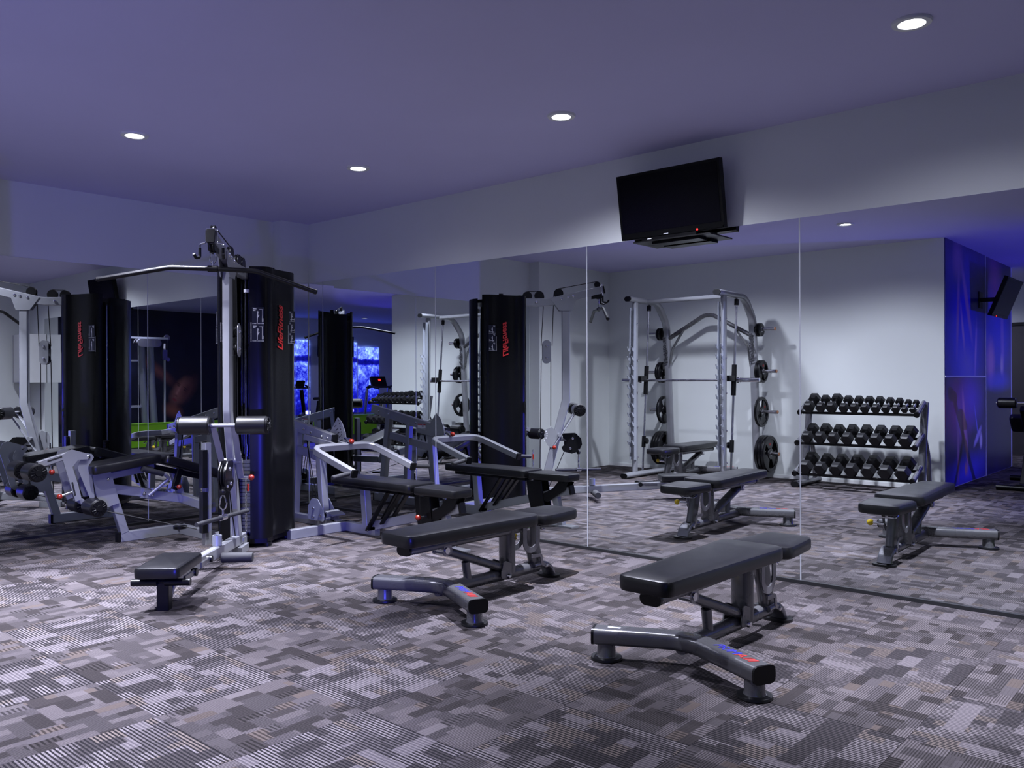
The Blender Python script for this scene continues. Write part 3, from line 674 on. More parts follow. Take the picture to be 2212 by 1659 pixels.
# thigh rollers on their adjustable arm
ax = B('thigh_axle', 'silver', MB().cyl(L(-.337, -.30, .912), L(-.337, .30, .912), .013))
for s in (1, -1):
    rl = B('thigh_roller', 'vinyl', MB().lathe(L(-.337, s * .085, .912), B_ * s, [(.02, 0), (.052, 0), (.061, .010), (.061, .190), (.052, .2), (.02, .2)], 28), ax)
    mcap = MB(); roller_end(mcap, L(-.337, s * .286, .912), B_ * s, .058); B('roller_cap', 'black', mcap, rl)
    B('thigh_arm', 'silver', MB().bar(L(-.337, s * .068, .90), L(-.10, s * .052, .535), .008, .042, B_))
    bolt(L(-.17, s * .062, .66), B_ * s, .016)
B('pivot_tube', 'silver', MB().cyl(L(-.165, -.075, .66), L(-.165, .075, .66), .020))
sec = [(-.17, .66), (-.09, .735), (-.03, .715), (-.012, .66), (-.02, .60), (-.05, .55), (-.085, .53)]
qp = B('index_plate', 'silver', MB().prism(rpoly(sec, .01), L(0, .030, 0), A_, Z, .006))
for k in range(5):
    B('index_hole', 'white', MB().prism(circ(.007, 8), L(-.032 + .004 * k * (k - 3), .0335, .695 - k * .022), A_, Z, .001), qp)
kp = B('selector_pin', 'chrome', MB().cyl(L(-.105, .055, .54), L(-.105, .105, .54), .012)); B('knob', 'red', MB().ball(L(-.105, .122, .54), .021), kp)
pc = rpoly([(-.2, .67), (-.26, .672), (-.33, .675), (-.385, .62), (-.395, .56), (-.36, .49), (-.29, .468), (-.21, .49), (-.19, .53), (-.235, .565), (-.24, .6), (-.2, .63)], .02)
lp = B('low_pulley_guard', 'black', MB().prism(pc, L(0, .022, 0), A_, Z, .008).prism(pc, L(0, -.022, 0), A_, Z, .008))
pulley(L(-.30, 0, .575), B_, .085, lp); bolt(L(-.30, .027, .62), B_, .014, lp); bolt(L(-.275, .027, .52), B_, .014, lp); bolt(L(-.36, .027, .51), B_, .01, lp)
B('guard_bracket', 'silver', MB().bar(L(-.12, 0, .62), L(-.24, 0, .62), .03, .05), lp)
B('cable_ball', 'rubber', MB().ball(L(-.362, 0, .478), .020), lp)
B('cable', 'cable', MB().cyl(L(-.23, 0, .52), L(-.06, 0, .13), .004, 6))
# chain hanging beside the stack
for k in range(15):
    B('chain_link', 'steel', MB().tube([L(.10, .035, .50 - k * .025) + Vector((math.cos(t) * .006, 0, math.sin(t) * .014)) if k % 2 else L(.10, .035, .50 - k * .025) + Vector((0, math.cos(t) * .006, math.sin(t) * .014)) for t in [2 * math.pi * i / 8 for i in range(9)]], .0025, 5))
B('stack_pin', 'red', MB().cyl(L(.10, .05, .47), L(.10, .05, .42), .008, 8))
B('front_guard', 'silver', MB().bar(L(.02, -.045, .10), L(.02, -.045, .62), .012, .02))
# seat rail, seat, foot rollers
B('seat_rail', 'silver', MB().sweep([L(.14, 0, .085), L(-1.46, 0, .150)], rect(.05, .072, .006)))
B('base_foot', 'silver', MB().box(L(.02, 0, .025), (.20, .10, .05), Matrix.Rotation(math.radians(45), 3, 'Z')).box(L(.10, 0, .06), (.09, .06, .07), Matrix.Rotation(math.radians(45), 3, 'Z')))
B('rail_stub', 'column', MB().lathe(L(-.50, 0, .150), Z, [(.030, 0), (.030, .065), (.023, .065), (.023, .02)], 20))
lg = B('seat_leg', 'black', MB().bar(L(-1.47, 0, 0), L(-1.47, 0, .175), .062, .062, A_)); B('seat_brace', 'silver', MB().bar(L(-1.44, 0, .01), L(-1.30, 0, .145), .03, .03))
B('seat_pad', 'vinyl', MB().pad(rpoly([(-1.60, -.115), (-1.60, .115), (-1.185, .115), (-1.185, -.115)], .03), L(0, 0, .245), A_, B_, .058, .013, .003))
B('seat_plate', 'black', MB().box(L(-1.40, 0, .182), (.26, .14, .016), Matrix.Rotation(math.radians(45), 3, 'Z')))
sg = B('seat_grip_tube', 'black', MB().tube(fillet([L(-1.50, -.14, .155), L(-1.50, .14, .155)], .01), .010, 8))
for s in (1, -1):
    g1 = B('foot_roller', 'grip', MB().lathe(L(-.52, s * .035, .075), B_ * s, [(.01, 0), (.030, 0), (.033, .006), (.033, .185), (.028, .195), (.008, .195)], 20))
    B('side_link', 'gun', MB().bar(L(-1.46, s * .10, .155), L(-1.30, s * .10, .155), .012, .035)); B('link_cap', 'black', MB().cyl(L(-1.29, s * .085, .155), L(-1.29, s * .115, .155), .022))
    B('side_roller', 'black', MB().cyl(L(-1.52, s * .02, .155), L(-1.52, s * .15, .155), .019)); B('side_link', 'gun', MB().bar(L(-1.14, s * .09, .16), L(-.98, s * .09, .16), .012, .032))
    B('link_cap', 'black', MB().cyl(L(-.97, s * .075, .16), L(-.97, s * .105, .16), .020))
# --- press station
px = 4.22
B('base_rail', 'silver', MB().bar((3.68, 5.51, .0375), (4.25, 5.51, .0375), .05, .075)); B('base_rail', 'silver', MB().bar((px, 5.56, .0375), (px, 5.12, .0375), .05, .075))
B('base_rail', 'silver', MB().bar((px, 6.68, .0375), (px, 5.60, .0375), .05, .075)); B('rail_cap', 'black', MB().bar((px, 6.70, .0375), (px, 6.68, .0375), .052, .077))
bolt((4.22, 5.483, .04), (0, -1, 0), .013)
B('seat_beam', 'silver', MB().bar((px, 5.22, .06), (px, 4.20, .305), .05, .07)); B('beam_cap', 'black', MB().bar((px, 4.205, .304), (px, 4.185, .309), .054, .076))
B('front_leg', 'silver', MB().bar((px, 4.36, .25), (px, 4.30, .0), .05, .06, (0, 1, 0))); B('foot_plate', 'silver', MB().box((px, 4.31, .006), (.10, .30, .012)))
B('support_post', 'silver', MB().bar((px, 5.24, .05), (px, 5.27, .36), .06, .06, (0, 1, 0)))
for s in (1, -1):
    B('strut', 'black', MB().bar((px + s * .05, 5.18, .045), (px + s * .05, 4.93, .36), .014, .046, X)); B('strut', 'black', MB().bar((px + s * .04, 5.02, .11), (px + s * .04, 4.80, .36), .014, .046, X))
    B('seat_bracket', 'black', MB().prism([(4.64, .36), (4.48, .36), (4.44, .10), (4.58, .08), (4.62, .22)], (px + s * .045, 0, 0), Y, Z, .008))
    B('seat_link', 'black', MB().prism([(4.50, .24), (4.42, .19), (4.24, .30), (4.20, .37), (4.30, .37), (4.36, .31)], (px + s * .04, 0, 0), Y, Z, .008))
    bolt((px - .051 if s < 0 else px + .051, 5.18, .05), (s, 0, 0), .014)
kp = B('selector_pin', 'chrome', MB().cyl((px - .04, 4.54, .215), (px - .085, 4.54, .215), .009)); B('knob', 'red', MB().ball((px - .10, 4.54, .215), .022), kp)
B('back_pad', 'vinyl', MB().pad(rpoly([(px - .115, 5.58), (px + .115, 5.58), (px + .14, 4.60), (px - .14, 4.60)], .045, 5), (0, 0, .385), X, Y, .062, .014, .004))
B('seat_pad', 'vinyl', MB().pad(rpoly([(px - .13, 4.58), (px + .13, 4.58), (px + .10, 4.17), (px - .10, 4.17)], .045, 5), (0, 0, .378), X, Y, .058, .013, .004))
B('pad_rail', 'black', MB().bar((px, 5.5, .368), (px, 4.66, .368), .09, .035))
u1 = B('press_upright', 'silver', MB().bar((px, 5.80, .07), (px, 5.86, .70), .062, .062, (0, 1, 0))); B('press_upright', 'silver', MB().bar((px, 6.22, .07), (px, 6.17, .80), .055, .055, (0, 1, 0)))
B('press_upright', 'silver', MB().bar((px, 6.58, .07), (px, 6.46, .90), .062, .062, (0, 1, 0)))
bu = B('press_beam', 'silver', MB().bar((px, 6.72, .925), (px, 5.665, .722), .05, .085)); B('beam_cap', 'black', MB().bar((px, 5.668, .7226), (px, 5.65, .719), .054, .09), bu)
B('press_beam', 'silver', MB().bar((px, 6.44, .665), (px, 5.86, .57), .045, .065))
for y, z in ((6.6, .90), (6.45, .875), (6.05, .80), (5.95, .775), (5.80, .748), (5.72, .735)):
    for s in (-1, 1): bolt((px + s * .026, y, z), (s, 0, 0), .013, bu)
B('caution_label', 'white', MB().box((px + .026, 5.97, .765), (.001, .11, .03)), bu); B('caution_stripe', 'redprint', MB().box((px + .026, 5.97, .787), (.001, .11, .012)), bu)
for s in (-1, 1): B('press_lever', 'silver', MB().bar((px + s * .045, 6.02, .735), (px + s * .045, 5.57, .675), .012, .05))
yoke = fillet([(px - .295, 5.03, .515), (px - .300, 5.56, .672), (px + .300, 5.56, .672), (px + .315, 5.06, .520)], .12, 8)
yk = B('press_yoke', 'silver', MB().sweep(yoke, rect(.045, .055, .006)))
for s, e_ in ((-1, Vector((px - .295, 5.03, .515))), (1, Vector((px + .315, 5.06, .520)))):
    d = Vector((0, -1, -.29)).normalized(); B('yoke_cap', 'black', MB().bar(e_ - d * .004, e_ + d * .014, .049, .059), yk)
    B('hand_grip', 'grip', MB().lathe(e_ + Vector((s * .02, .03, .0)), (s, -.12, -.10), [(.012, 0), (.017, .004), (.017, .165), (.012, .17)], 14), yk)
sect = [(5.90, .70), (5.80, .80), (5.715, .905), (5.66, .86), (5.615, .78), (5.60, .69)]
rp = B('range_plate', 'silver', MB().prism(rpoly(sect, .008), (px + .075, 0, 0), Y, Z, .006))
for k in range(8):
    t = k / 7; B('range_hole', 'dark', MB().prism(circ(.0055, 8), (px + .0715, 5.70 - .075 * t + .03 * t * t, .875 - .16 * t), Y, Z, .001), rp)
for k in range(5): B('range_mark', 'darkprint', MB().box((px + .0715, 5.745 - .02 * k, .83 - .028 * k), (.001, .03, .007), Matrix.Rotation(math.radians(-30), 3, 'X')), rp)
kp = B('selector_pin', 'chrome', MB().cyl((px + .06, 5.60, .735), (px + .06, 5.55, .722), .013).cyl((px + .06, 5.56, .725), (px + .06, 5.53, .717), .018)); B('knob', 'red', MB().ball((px + .06, 5.515, .713), .022), kp)
pp = rpoly([(5.72, .05), (5.95, .05), (5.95, .16), (5.90, .23), (5.82, .23), (5.74, .14)], .03)
lg = B('press_pulley_plate', 'column', MB().prism(pp, (px - .055, 0, 0), Y, Z, .006).prism(pp, (px + .055, 0, 0), Y, Z, .006))
for y, z in ((5.87, .15), (5.87, .08), (5.77, .1)):
    bolt((px - .059, y, z), (-1, 0, 0), .013, lg); pulley((px - .035, y, z), X, .035 if z > .1 else .025, lg)
B('cable', 'cable', MB().cyl((px - .035, 5.90, .16), (px - .035, 6.0, .76), .004, 6)); B('cable', 'cable', MB().cyl((px - .035, 5.84, .16), (px - .03, 6.02, .76), .004, 6))
B('foot_rest', 'silver', MB().box((px - .0, 5.66, .125), (.13, .11, .012), Matrix.Rotation(math.radians(12), 3, 'X'))); B('foot_rest_post', 'gun', MB().box((px, 5.66, .09), (.05, .05, .06)))
# --- leg station
ly = 6.41
B('base_rail', 'silver', MB().bar((3.285, 5.78, .0375), (3.285, 6.44, .0375), .05, .075)); B('base_rail', 'silver', MB().bar((3.31, ly, .0375), (2.80, ly, .0375), .05, .075))
B('rail_cap', 'black', MB().bar((2.802, ly, .0375), (2.782, ly, .0375), .053, .078)); bolt((3.255, ly - .026, .04), (0, -1, 0), .014); 
ps = B('leg_post', 'silver', MB().bar((2.835, ly, .07), (2.70, ly, .52), .055, .06, X))
for s in (-1, 1):
    B('gusset', 'silver', MB().prism(rpoly([(2.585, .545), (2.72, .545), (2.785, .30), (2.69, .275), (2.62, .36)], .008), (0, ly + s * .042, 0), X, Z, .007), ps)
    B('lever_plate', 'silver', MB().prism(rpoly([(2.527, .69), (2.58, .68), (2.595, .655), (2.585, .635), (2.556, .595), (2.578, .545), (2.60, .36), (2.565, .36), (2.482, .58), (2.492, .62)], .006), (0, ly + s * .055, 0), X, Z, .006), ps)
    bolt((2.553, ly + s * .059, .66), (0, s, 0), .017, ps); bolt((2.70, ly + s * .046, .485), (0, s, 0), .012, ps)
lv = B('leg_lever', 'silver', MB().prism([(2.40, .708), (2.437, .722), (2.53, .69), (2.545, .645), (2.475, .645), (2.437, .597), (2.478, .46), (2.50, .36), (2.458, .348), (2.375, .645)], (0, ly - .075, 0), X, Z, .012).prism([(2.40, .708), (2.437, .722), (2.53, .69), (2.545, .645), (2.475, .645), (2.437, .597), (2.478, .46), (2.50, .36), (2.458, .348), (2.375, .645)], (0, ly + .075, 0), X, Z, .012))
B('lever_arm', 'silver', MB().bar((2.42, ly - .06, .685), (2.215, ly - .06, .628), .04, .048), lv)
B('lever_slot', 'dark', MB().box((2.32, ly - .0805, .662), (.10, .002, .011), Matrix.Rotation(math.radians(-15.5), 3, 'Y')), lv); B('lever_slot', 'dark', MB().box((2.445, ly - .0815, .44), (.012, .002, .10), Matrix.Rotation(math.radians(-12), 3, 'Y')), lv)
def roller(cx, cz, y0, y1, r):
    s = 1 if y1 > y0 else -1; o = B('leg_roller', 'vinyl', MB().lathe((cx, y0, cz), (0, s, 0), [(.02, 0), (r * .86, 0), (r, .010), (r, abs(y1 - y0) - .01), (r * .86, abs(y1 - y0)), (.02, abs(y1 - y0))], 28))
    for yy, q in ((y0, -s), (y1, s)):
        mc = MB(); roller_end(mc, (cx, yy, cz), (0, q, 0), r * .94); B('roller_cap', 'black', mc, o)
for cx, cz in ((2.165, .585), (2.565, .30)):
    B('roller_axle', 'chrome', MB().cyl((cx, ly - .22, cz), (cx, ly + .22, cz), .012)); roller(cx, cz, ly - .215, ly - .05, .062); roller(cx, cz, ly + .05, ly + .215, .062)
B('roller_bracket', 'silver', MB().bar((2.47, ly - .04, .37), (2.57, ly - .04, .30), .03, .04), lv)
for x0, z0, x1, z1, y in ((2.36, .40, 2.43, .42, ly - .09), (2.30, .585, 2.29, .62, ly - .07)):
    kp = B('selector_pin', 'chrome', MB().cyl((x1, y, z1), (x0, y, z0), .010)); d = (Vector((x0, y, z0)) - Vector((x1, y, z1))).normalized(); B('knob', 'red', MB().ball(Vector((x0, y, z0)) + d * .014, .020), kp)
d = Vector((.51, 0, .055)).normalized(); nrm = Vector((0, 1, 0))
B('seat_pad', 'vinyl', MB().pad(rpoly([(0, -.14), (.52, -.14), (.52, .14), (0, .14)], .035), Vector((2.56, ly, .530)), d, nrm, .066, .014, .004))
d2 = Vector((.5, 0, -.165)).normalized(); B('back_pad', 'vinyl', MB().pad(rpoly([(0, -.135), (.54, -.135), (.54, .135), (0, .135)], .035), Vector((3.09, ly, .578)), d2, nrm, .066, .014, .004))
B('pad_beam', 'silver', MB().bar((2.70, ly, .50), (3.06, ly, .545), .05, .05)); B('pad_beam', 'black', MB().bar((3.06, ly, .545), (3.5, ly, .42), .08, .04))
b1 = B('frame_beam', 'silver', MB().bar((2.75, ly, .405), (3.03, ly, .345), .05, .07)); B('frame_beam', 'silver', MB().bar((2.96, ly - .03, .352), (3.30, ly - .03, .275), .05, .07)); B('frame_beam', 'silver', MB().bar((3.285, ly - .05, .28), (3.25, 5.86, .26), .05, .07))
bolt((2.965, ly - .057, .352), (0, -1, 0), .014); bolt((3.03, ly - .057, .335), (0, -1, 0), .014)
hd = B('side_handle', 'silver', MB().tube(fillet([(3.0, ly - .06, .335), (3.14, ly - .10, .455), (3.10, ly - .12, .49), (2.92, ly - .13, .548)], .02), .014, 10)); B('hand_grip', 'grip', MB().cyl((3.08, ly - .121, .497), (2.915, ly - .13, .55), .021), hd)
B('pad_support', 'silver', MB().bar((3.30, ly, .26), (3.22, ly, .50), .05, .05, X)); B('adjust_arm', 'black', MB().bar((3.20, ly - .06, .36), (3.25, ly - .06, .52), .03, .045, X))
kp = B('selector_pin', 'chrome', MB().cyl((3.205, ly - .08, .385), (3.205, ly - .115, .385), .008)); B('knob', 'red', MB().ball((3.205, ly - .13, .385), .019), kp)
gp = B('guard_post', 'silver', MB().bar((3.19, 5.83, 0), (3.19, 5.83, .75), .055, .05, X)); B('guard_pad', 'vinyl', MB().bar((3.155, 5.815, .42), (3.155, 5.815, .70), .05, .045, X).bar((3.155, 5.815, .09), (3.155, 5.815, .39), .05, .045, X), gp)
B('cable', 'cable', MB().cyl((2.62, ly, .27), (3.2, 6.0, .09), .004, 6)); B('leg_pulley', 'black', MB().lathe((3.13, 6.12, .09), (0, 0, 1), [(.01, 0), (.05, 0), (.05, .02), (.01, .02)], 18))
# --- bars hanging from the cables
def carabiner(c, h_, e, par, off):
    pts = [Vector(c) + Vector(e) * (h_ * .26 * math.cos(t) * (1 if math.sin(t) < 0 else .75)) + Z * (h_ * .5 * math.sin(t)) for t in [2 * math.pi * i / 16 for i in range(17)]]
    return MB().tube(pts, .0045, 7).build('carabiner', M['chrome'], par, off=off)
c = L(-.57, 0, 0); pb = empty('pulldown_bar', (c.x, c.y, 1.80)); OFF[pb.name] = (c.x, c.y, 1.80)
tag(pb, 'long black bent pulldown bar hanging from the pulldown boom', 'cable bar')
bp = fillet([L(-.60, -.70, 1.845), L(-.57, -.27, 1.925), L(-.57, 0, 1.918), L(-.57, .27, 1.905), L(-.55, .64, 1.775)], .25, 6)
br = MB().tube(bp, .0155, 14).build('bar', M['black'], pb)
for q, r_ in ((bp[0], bp[0] - bp[1]), (bp[-1], bp[-1] - bp[-2])): MB().lathe(q, r_, [(.017, -.01), (.017, .004), (.010, .010)], 14).build('end_plug', M['black'], br)
MB().cyl(L(-.57, -.03, 1.919), L(-.57, .03, 1.917), .021).build('swivel_collar', M['black'], pb); MB().cyl(L(-.57, 0, 1.925), L(-.57, 0, 1.965), .008, 10).build('swivel_eye', M['steel'], pb)
carabiner(L(-.57, 0, 1.995), .085, B_, pb, OFF[pb.name])
c = L(-.362, 0, 0); lb = empty('low_row_bar', (c.x, c.y, .30)); OFF[lb.name] = (c.x, c.y, .30)
tag(lb, 'short straight black bar hanging from the low pulley of the gym', 'cable bar')
r0, r1 = L(-.60, -.10, .300), L(-.12, .10, .315)
MB().cyl(r0, r1, .0145).build('bar', M['grip'], lb); MB().cyl(r0.lerp(r1, .45), r0.lerp(r1, .55), .020).build('swivel_collar', M['chrome'], lb)
MB().cyl(L(-.362, 0, .318), L(-.362, 0, .36), .008, 10).build('swivel_eye', M['steel'], lb); carabiner(L(-.362, 0, .405), .095, B_, lb, OFF[lb.name])
# ------------------------------------------------------------------ televisions
def television(loc, rz, tilt, label, w_=.716, h_=.41, reach=.30):
    e = empty('television', loc, rz); tag(e, label, 'television')      # local: screen faces -y, wall behind at +y
    Rm = Matrix.Rotation(tilt, 3, 'X'); T = Rm.to_4x4()
    def P_(n, m, mb): mb.v = [tuple(Rm @ Vector(q)) for q in mb.v]; return mb.build(n, M[m], e, off=(0, 0, 0))
    b = P_('bezel', 'tvblack', MB().box((0, .02, 0), (w_, .045, h_)).box((0, .05, -.02), (w_ * .6, .04, h_ * .6)))
    P_('screen', 'screen', MB().box((0, -.0035, .012), (w_ - .035, .003, h_ - .06)))
    P_('bezel_strip', 'tvblack', MB().box((0, -.006, -h_ / 2 + .012), (w_ - .01, .008, .012)))
    P_('power_light', 'led_red', MB().prism(circ(.006, 10), (w_ * .26, -.0105, -h_ / 2 + .012), (1, 0, 0), (0, 0, 1), .002))
    P_('maker_badge', 'white', MB().box((-.03, -.0108, -h_ / 2 + .012), (.035, .001, .004)))
    MB().bar((0, .06, 0), (0, reach, 0), .05, .05).box((0, reach - .008, 0), (.16, .016, .20)).build('wall_arm', M['black'], e, off=(0, 0, 0))
    return e
television((4.725, 2.826, 2.348), math.radians(-90), math.radians(9.0), 'flat black television tilted down from pale wall above the mirrors', .752, .425, .13)
e = empty('media_shelf', (4.78, 2.80, 2.112)); tag(e, 'slim black wall shelf with a media box under the tilted television', 'shelf')
MB().box((0, 0, -.004), (.145, .56, .008)).build('shelf_board', M['black'], e); MB().box((-.005, .02, .010), (.12, .40, .018)).build('media_box', M['tvblack'], e)
MB().box((-.0655, .16, .010), (.001, .03, .004)).build('badge', M['white'], e); MB().box((.0, -.02, -.017), (.10, .34, .016)).build('lower_box', M['tvblack'], e)
e = television((-1.75, 2.22, 2.16), 0.0, math.radians(22), 'flat black television hung on a bracket in front of the blue mural', .82, .48)
e = television((-2.75, -3.10, 2.0), math.radians(180), math.radians(6), 'small flat black television on the pale strip between blue panels', .6, .36)

# ------------------------------------------------------------------ prints on the walls (flat things, built as flat panels)
def panel(name, cx, cz, w_, h_, y, face, m, label=None, cat='mural', parent=None, grp=None, th=.006):
    """flat print standing in the xz plane; face -1 looks towards -y, +1 towards +y. local x runs to the viewer's right"""
    o = MB().box((0, 0, 0), (w_, h_, th)).build(name, m); R3 = Matrix(((-face, 0, 0), (0, 0, face), (0, 1, 0))).to_4x4()
    if face > 0: R3 = Matrix(((-1, 0, 0), (0, 0, 1), (0, 1, 0))).to_4x4()
    else: R3 = Matrix(((1, 0, 0), (0, 0, -1), (0, 1, 0))).to_4x4()
    o.matrix_world = Matrix.Translation((cx, y, cz)) @ R3
    if label: tag(o, label, cat, grp)
    return o
SK, SK2, LIL = (.30, .12, .10), (.22, .09, .12), (.34, .25, .55)
m1 = blobs_mat('mural_upper', (.010, .008, .06), [(0.1, -.3, .8, .8, -0, (0.032, 0.025, 0.672), 1.0), (0.35, .75, .30, .55, -0, (0.025, 0.021, 0.105), .7), (0.3, .95, .14, .24, -5, (0.105, 0.046, 0.063), .5), (0.38, .55, .22, .22, -0, (0.210, 0.105, 0.210), .6),
     (-0.02, .10, .075, .50, -28, (0.336, 0.168, 0.336), .6), (0.38, -.05, .06, .5, 6, (0.294, 0.147, 0.336), .6), (0.16, -.25, .05, .35, -18, (0.420, 0.231, 0.504), .6), (-0.42, -.45, .05, .38, 8, (0.357, 0.210, 0.546), .6), (-0, -.6, .38, .22, 20, (0.126, 0.105, 0.462), .8)], .3)
m2 = blobs_mat('mural_lower', (.012, .006, .05), [(0.3, .25, .55, .35, -0, (0.336, 0.017, 0.210), 1.0), (-0.2, .35, .5, .3, -0, (0.126, 0.021, 0.462), 1.0), (-0, -.5, 1.0, .20, -4, (0.063, 0.063, 0.462), .8), (0.35, .12, .12, .24, -10, (0.252, 0.105, 0.294), .5), (0.12, .12, .06, .36, -12, (0.630, 0.252, 0.378), .5),
     (0.38, -.25, .05, .35, -0, (0.294, 0.126, 0.210), .5), (-0, -.22, .05, .32, -8, (0.420, 0.189, 0.294), .5), (-0.5, -.10, .22, .05, -30, (.6, .5, .8), .5), (-0.66, -.16, .07, .10, -0, (0.750, 0.672, 0.750), .5), (-0.44, .08, .025, .26, -26, (0.210, 0.168, 0.750), .6), (0.05, -.45, .06, .08, -0, (0.462, 0.210, 0.189), .5)], .3)
m3 = blobs_mat('mural_right', (.010, .008, .035), [(-0, .45, .9, .55, -0, (0.032, 0.025, 0.714), 1.0), (0.2, 1.05, .35, .35, -0, (0.294, 0.063, 0.189), 1.0), (0.45, .05, .22, .30, -0, (0.462, 0.210, 0.420), .6), (-0.2, .35, .10, .55, -4, (0.336, 0.189, 0.630), .6), (-0.16, .02, .09, .14, -0, (0.750, 0.588, 0.750), .6), (-0, -.2, .7, .12, -0, (0.042, 0.042, 0.630), .9), (-0.1, -.75, .9, .5, -0, (0.029, 0.025, 0.042), .8)], .3)
yM = YM - .004
panel('mural_print', -1.105, 1.985, 1.79, 1.49, yM, -1, m1, 'blue mural print of a stretching athlete, upper panel next to pale wall edge')
panel('mural_print', -1.105, .615, 1.79, 1.21, yM, -1, m2, 'purple mural print of a runner crouching, lower panel next to pale wall edge')
panel('mural_print', -2.74, 1.365, 1.42, 2.72, yM, -1, m3, 'tall blue mural print of a gymnast on rings, beyond the white divider')
tag(slab('trim_3', (-2.02, YM - .012, 0), (-2.0, YM, HC), M['white']), 'thin white divider between mural panels'); tag(slab('trim_4', (-2.0, YM - .012, 1.225), (-.21, YM, 1.24), M['white']), 'thin white horizontal divider across mural')
# dark portrait mural on the back wall (viewer's right is -x)
md = blobs_mat('mural_portrait', (.004, .004, .014), [(-1.5, 0, .9, 1.3, 0, (.022, .026, .08), .9), (-1.35, .30, .26, .30, 0, (.24, .08, .05), .6), (-1.2, -.1, .8, .28, 10, (.05, .06, .17), .8), (-1.35, -.52, .32, .20, 0, (.30, .13, .12), .6), (-1.3, -.85, .4, .2, 0, (.30, .13, .12), .6),
     (.30, .05, .11, .50, 52, (.13, .045, .045), .8), (.95, -.08, .36, .40, -20, (.010, .007, .014), .6), (.78, -.36, .18, .33, -34, (.34, .14, .12), .6), (.93, -.34, .15, .33, -34, (.10, .035, .035), .8), (.60, -.78, .22, .14, -24, (.26, .09, .06), .8),
     (.71, -.19, .075, .014, -30, (.03, .012, .012), .8), (.72, -.235, .042, .020, -30, (.05, .02, .02), .8), (.88, -.30, .065, .013, -38, (.02, .008, .009), .8), (.87, -.345, .040, .018, -38, (.03, .012, .012), .8), (.71, -.37, .026, .115, -30, (.42, .20, .17), .9), (.67, -.46, .040, .022, -30, (.12, .04, .04), .9), (.63, -.545, .062, .030, -30, (.24, .03, .045), .7)], .5, top=(.008, .010, .028))
panel('mural_print', 1.5, 1.365, 4.4, 2.72, YB + .004, 1, md, 'dark mural print of a leaning woman with reddish light on her face', 'mural')
# blue back-lit panels
g = NT('backlit_blue'); o_ = g.obj(); n1 = g.noise(2.2, 6, o_, .7); n2 = g.noise(14, 4, o_, .7); sp = g.n('ShaderNodeSeparateXYZ'); g.link(o_, sp.inputs[0])
f = g.math('MULTIPLY', g.ramp(n1, .3, .7, .35, 1.1), g.ramp(n2, .3, .7, .7, 1.2)); f = g.math('MULTIPLY', f, g.ramp(sp.outputs[1], -.9, .9, .55, 1.35))
band = g.ramp(g.math('ABSOLUTE', g.math('SUBTRACT', sp.outputs[1], .45)), .03, .10, .35, 1.0); f = g.math('MULTIPLY', f, band)
em = g.n('ShaderNodeEmission'); g.link(g.mix(g.ramp(f, .5, 1.3), (.010, .012, .55, 1), (.22, .34, 1.0, 1)), em.inputs[0]); g.link(g.math('MULTIPLY', g.math('POWER', f, 1.5), 3.8), em.inputs[1]); g.link(em.outputs[0], g.out.inputs[0]); M['blue'] = g.m
panel('light_panel', -1.75, 1.30, 1.30, 1.80, YB + .02, 1, M['blue'], 'mottled blue backlit panel nearest the portrait mural', 'light panel', grp='blue backlit wall panels', th=.03)
panel('light_panel', -3.62, 1.30, .86, 1.80, YB + .02, 1, M['blue'], 'mottled blue backlit panel behind the treadmill', 'light panel', grp='blue backlit wall panels', th=.03)
panel('light_panel', -4.44, 1.25, .68, 1.70, YB + .02, 1, M['blue'], 'mottled blue backlit panel nearest the far wall', 'light panel', grp='blue backlit wall panels', th=.03)
# lime partition
lp = empty('partition', (.1, -1.32, 0)); tag(lp, 'low lime green partition in front of the dark mural', 'partition')
MB().box((0, 0, .21), (6.2, .10, .42)).build('partition_body', M['lime'], lp); MB().box((0, 0, .431), (6.24, .14, .022)).build('partition_cap', M['lime'], lp)
# blue floodlight on the partition
def flood(x, y, label, aim, energy, cone, c):
    e = empty('floodlight', (x, y, .442)); tag(e, label, 'floodlight', 'blue floodlights on the partition')
    d = Vector(aim) - Vector((x, y, .542)); rz = math.atan2(d.y, d.x) - math.pi / 2; e.rotation_euler.z = rz
    MB().bar((-.06, 0, .004), (.06, 0, .004), .05, .008).tube(fillet([(-.07, 0, .01), (-.07, 0, .10), (.07, 0, .10), (.07, 0, .01)], .01), .006, 6).build('stand', M['black'], e)
    MB().box((0, 0, .10), (.12, .05, .09)).build('housing', M['black'], e); MB().box((0, .0265, .10), (.10, .003, .07)).build('lens', M['flood'], e)
    l = bpy.data.lights.new('flood_beam', 'SPOT'); l.energy = energy; l.color = c; l.spot_size = math.radians(cone); l.spot_blend = .8; l.shadow_soft_size = .05
    o = bpy.data.objects.new('flood_beam', l); col.objects.link(o); o.parent = e; o.location = (0, .05, .10); o.rotation_euler = (math.pi / 2 + math.atan2(d.z, math.hypot(d.x, d.y)), 0, 0)
flood(-.90, -1.32, 'small bright floodlight standing on lime partition nearer the portrait mural', (3.2, 5.7, -.55), 1300, 28, (.05, .05, 1.0))
flood(-2.25, -1.32, 'floodlight added on lime partition end by the treadmill to light the mural', (-1.6, 2.5, 1.4), 420, 84, (.10, .075, 1.0))  # added lamp, hidden behind the gym tower, washes the mural blue

# ------------------------------------------------------------------ wall cabinet at the end of the mirrors
e = empty('wall_cabinet', (4.72, .27, 1.2)); tag(e, 'white wall cabinet hung where the mirror wall ends by a column', 'cabinet')
MB().box((0, 0, .36), (.26, .62, .72)).build('body', M['cabinet'], e); MB().box((-.132, -.02, .36), (.006, .46, .70)).build('door_panel', M['cabinet'], e)
for y in (-.265, .225): MB().box((-.131, y, .36), (.004, .012, .71)).build('edge_strip', M['board'], e)

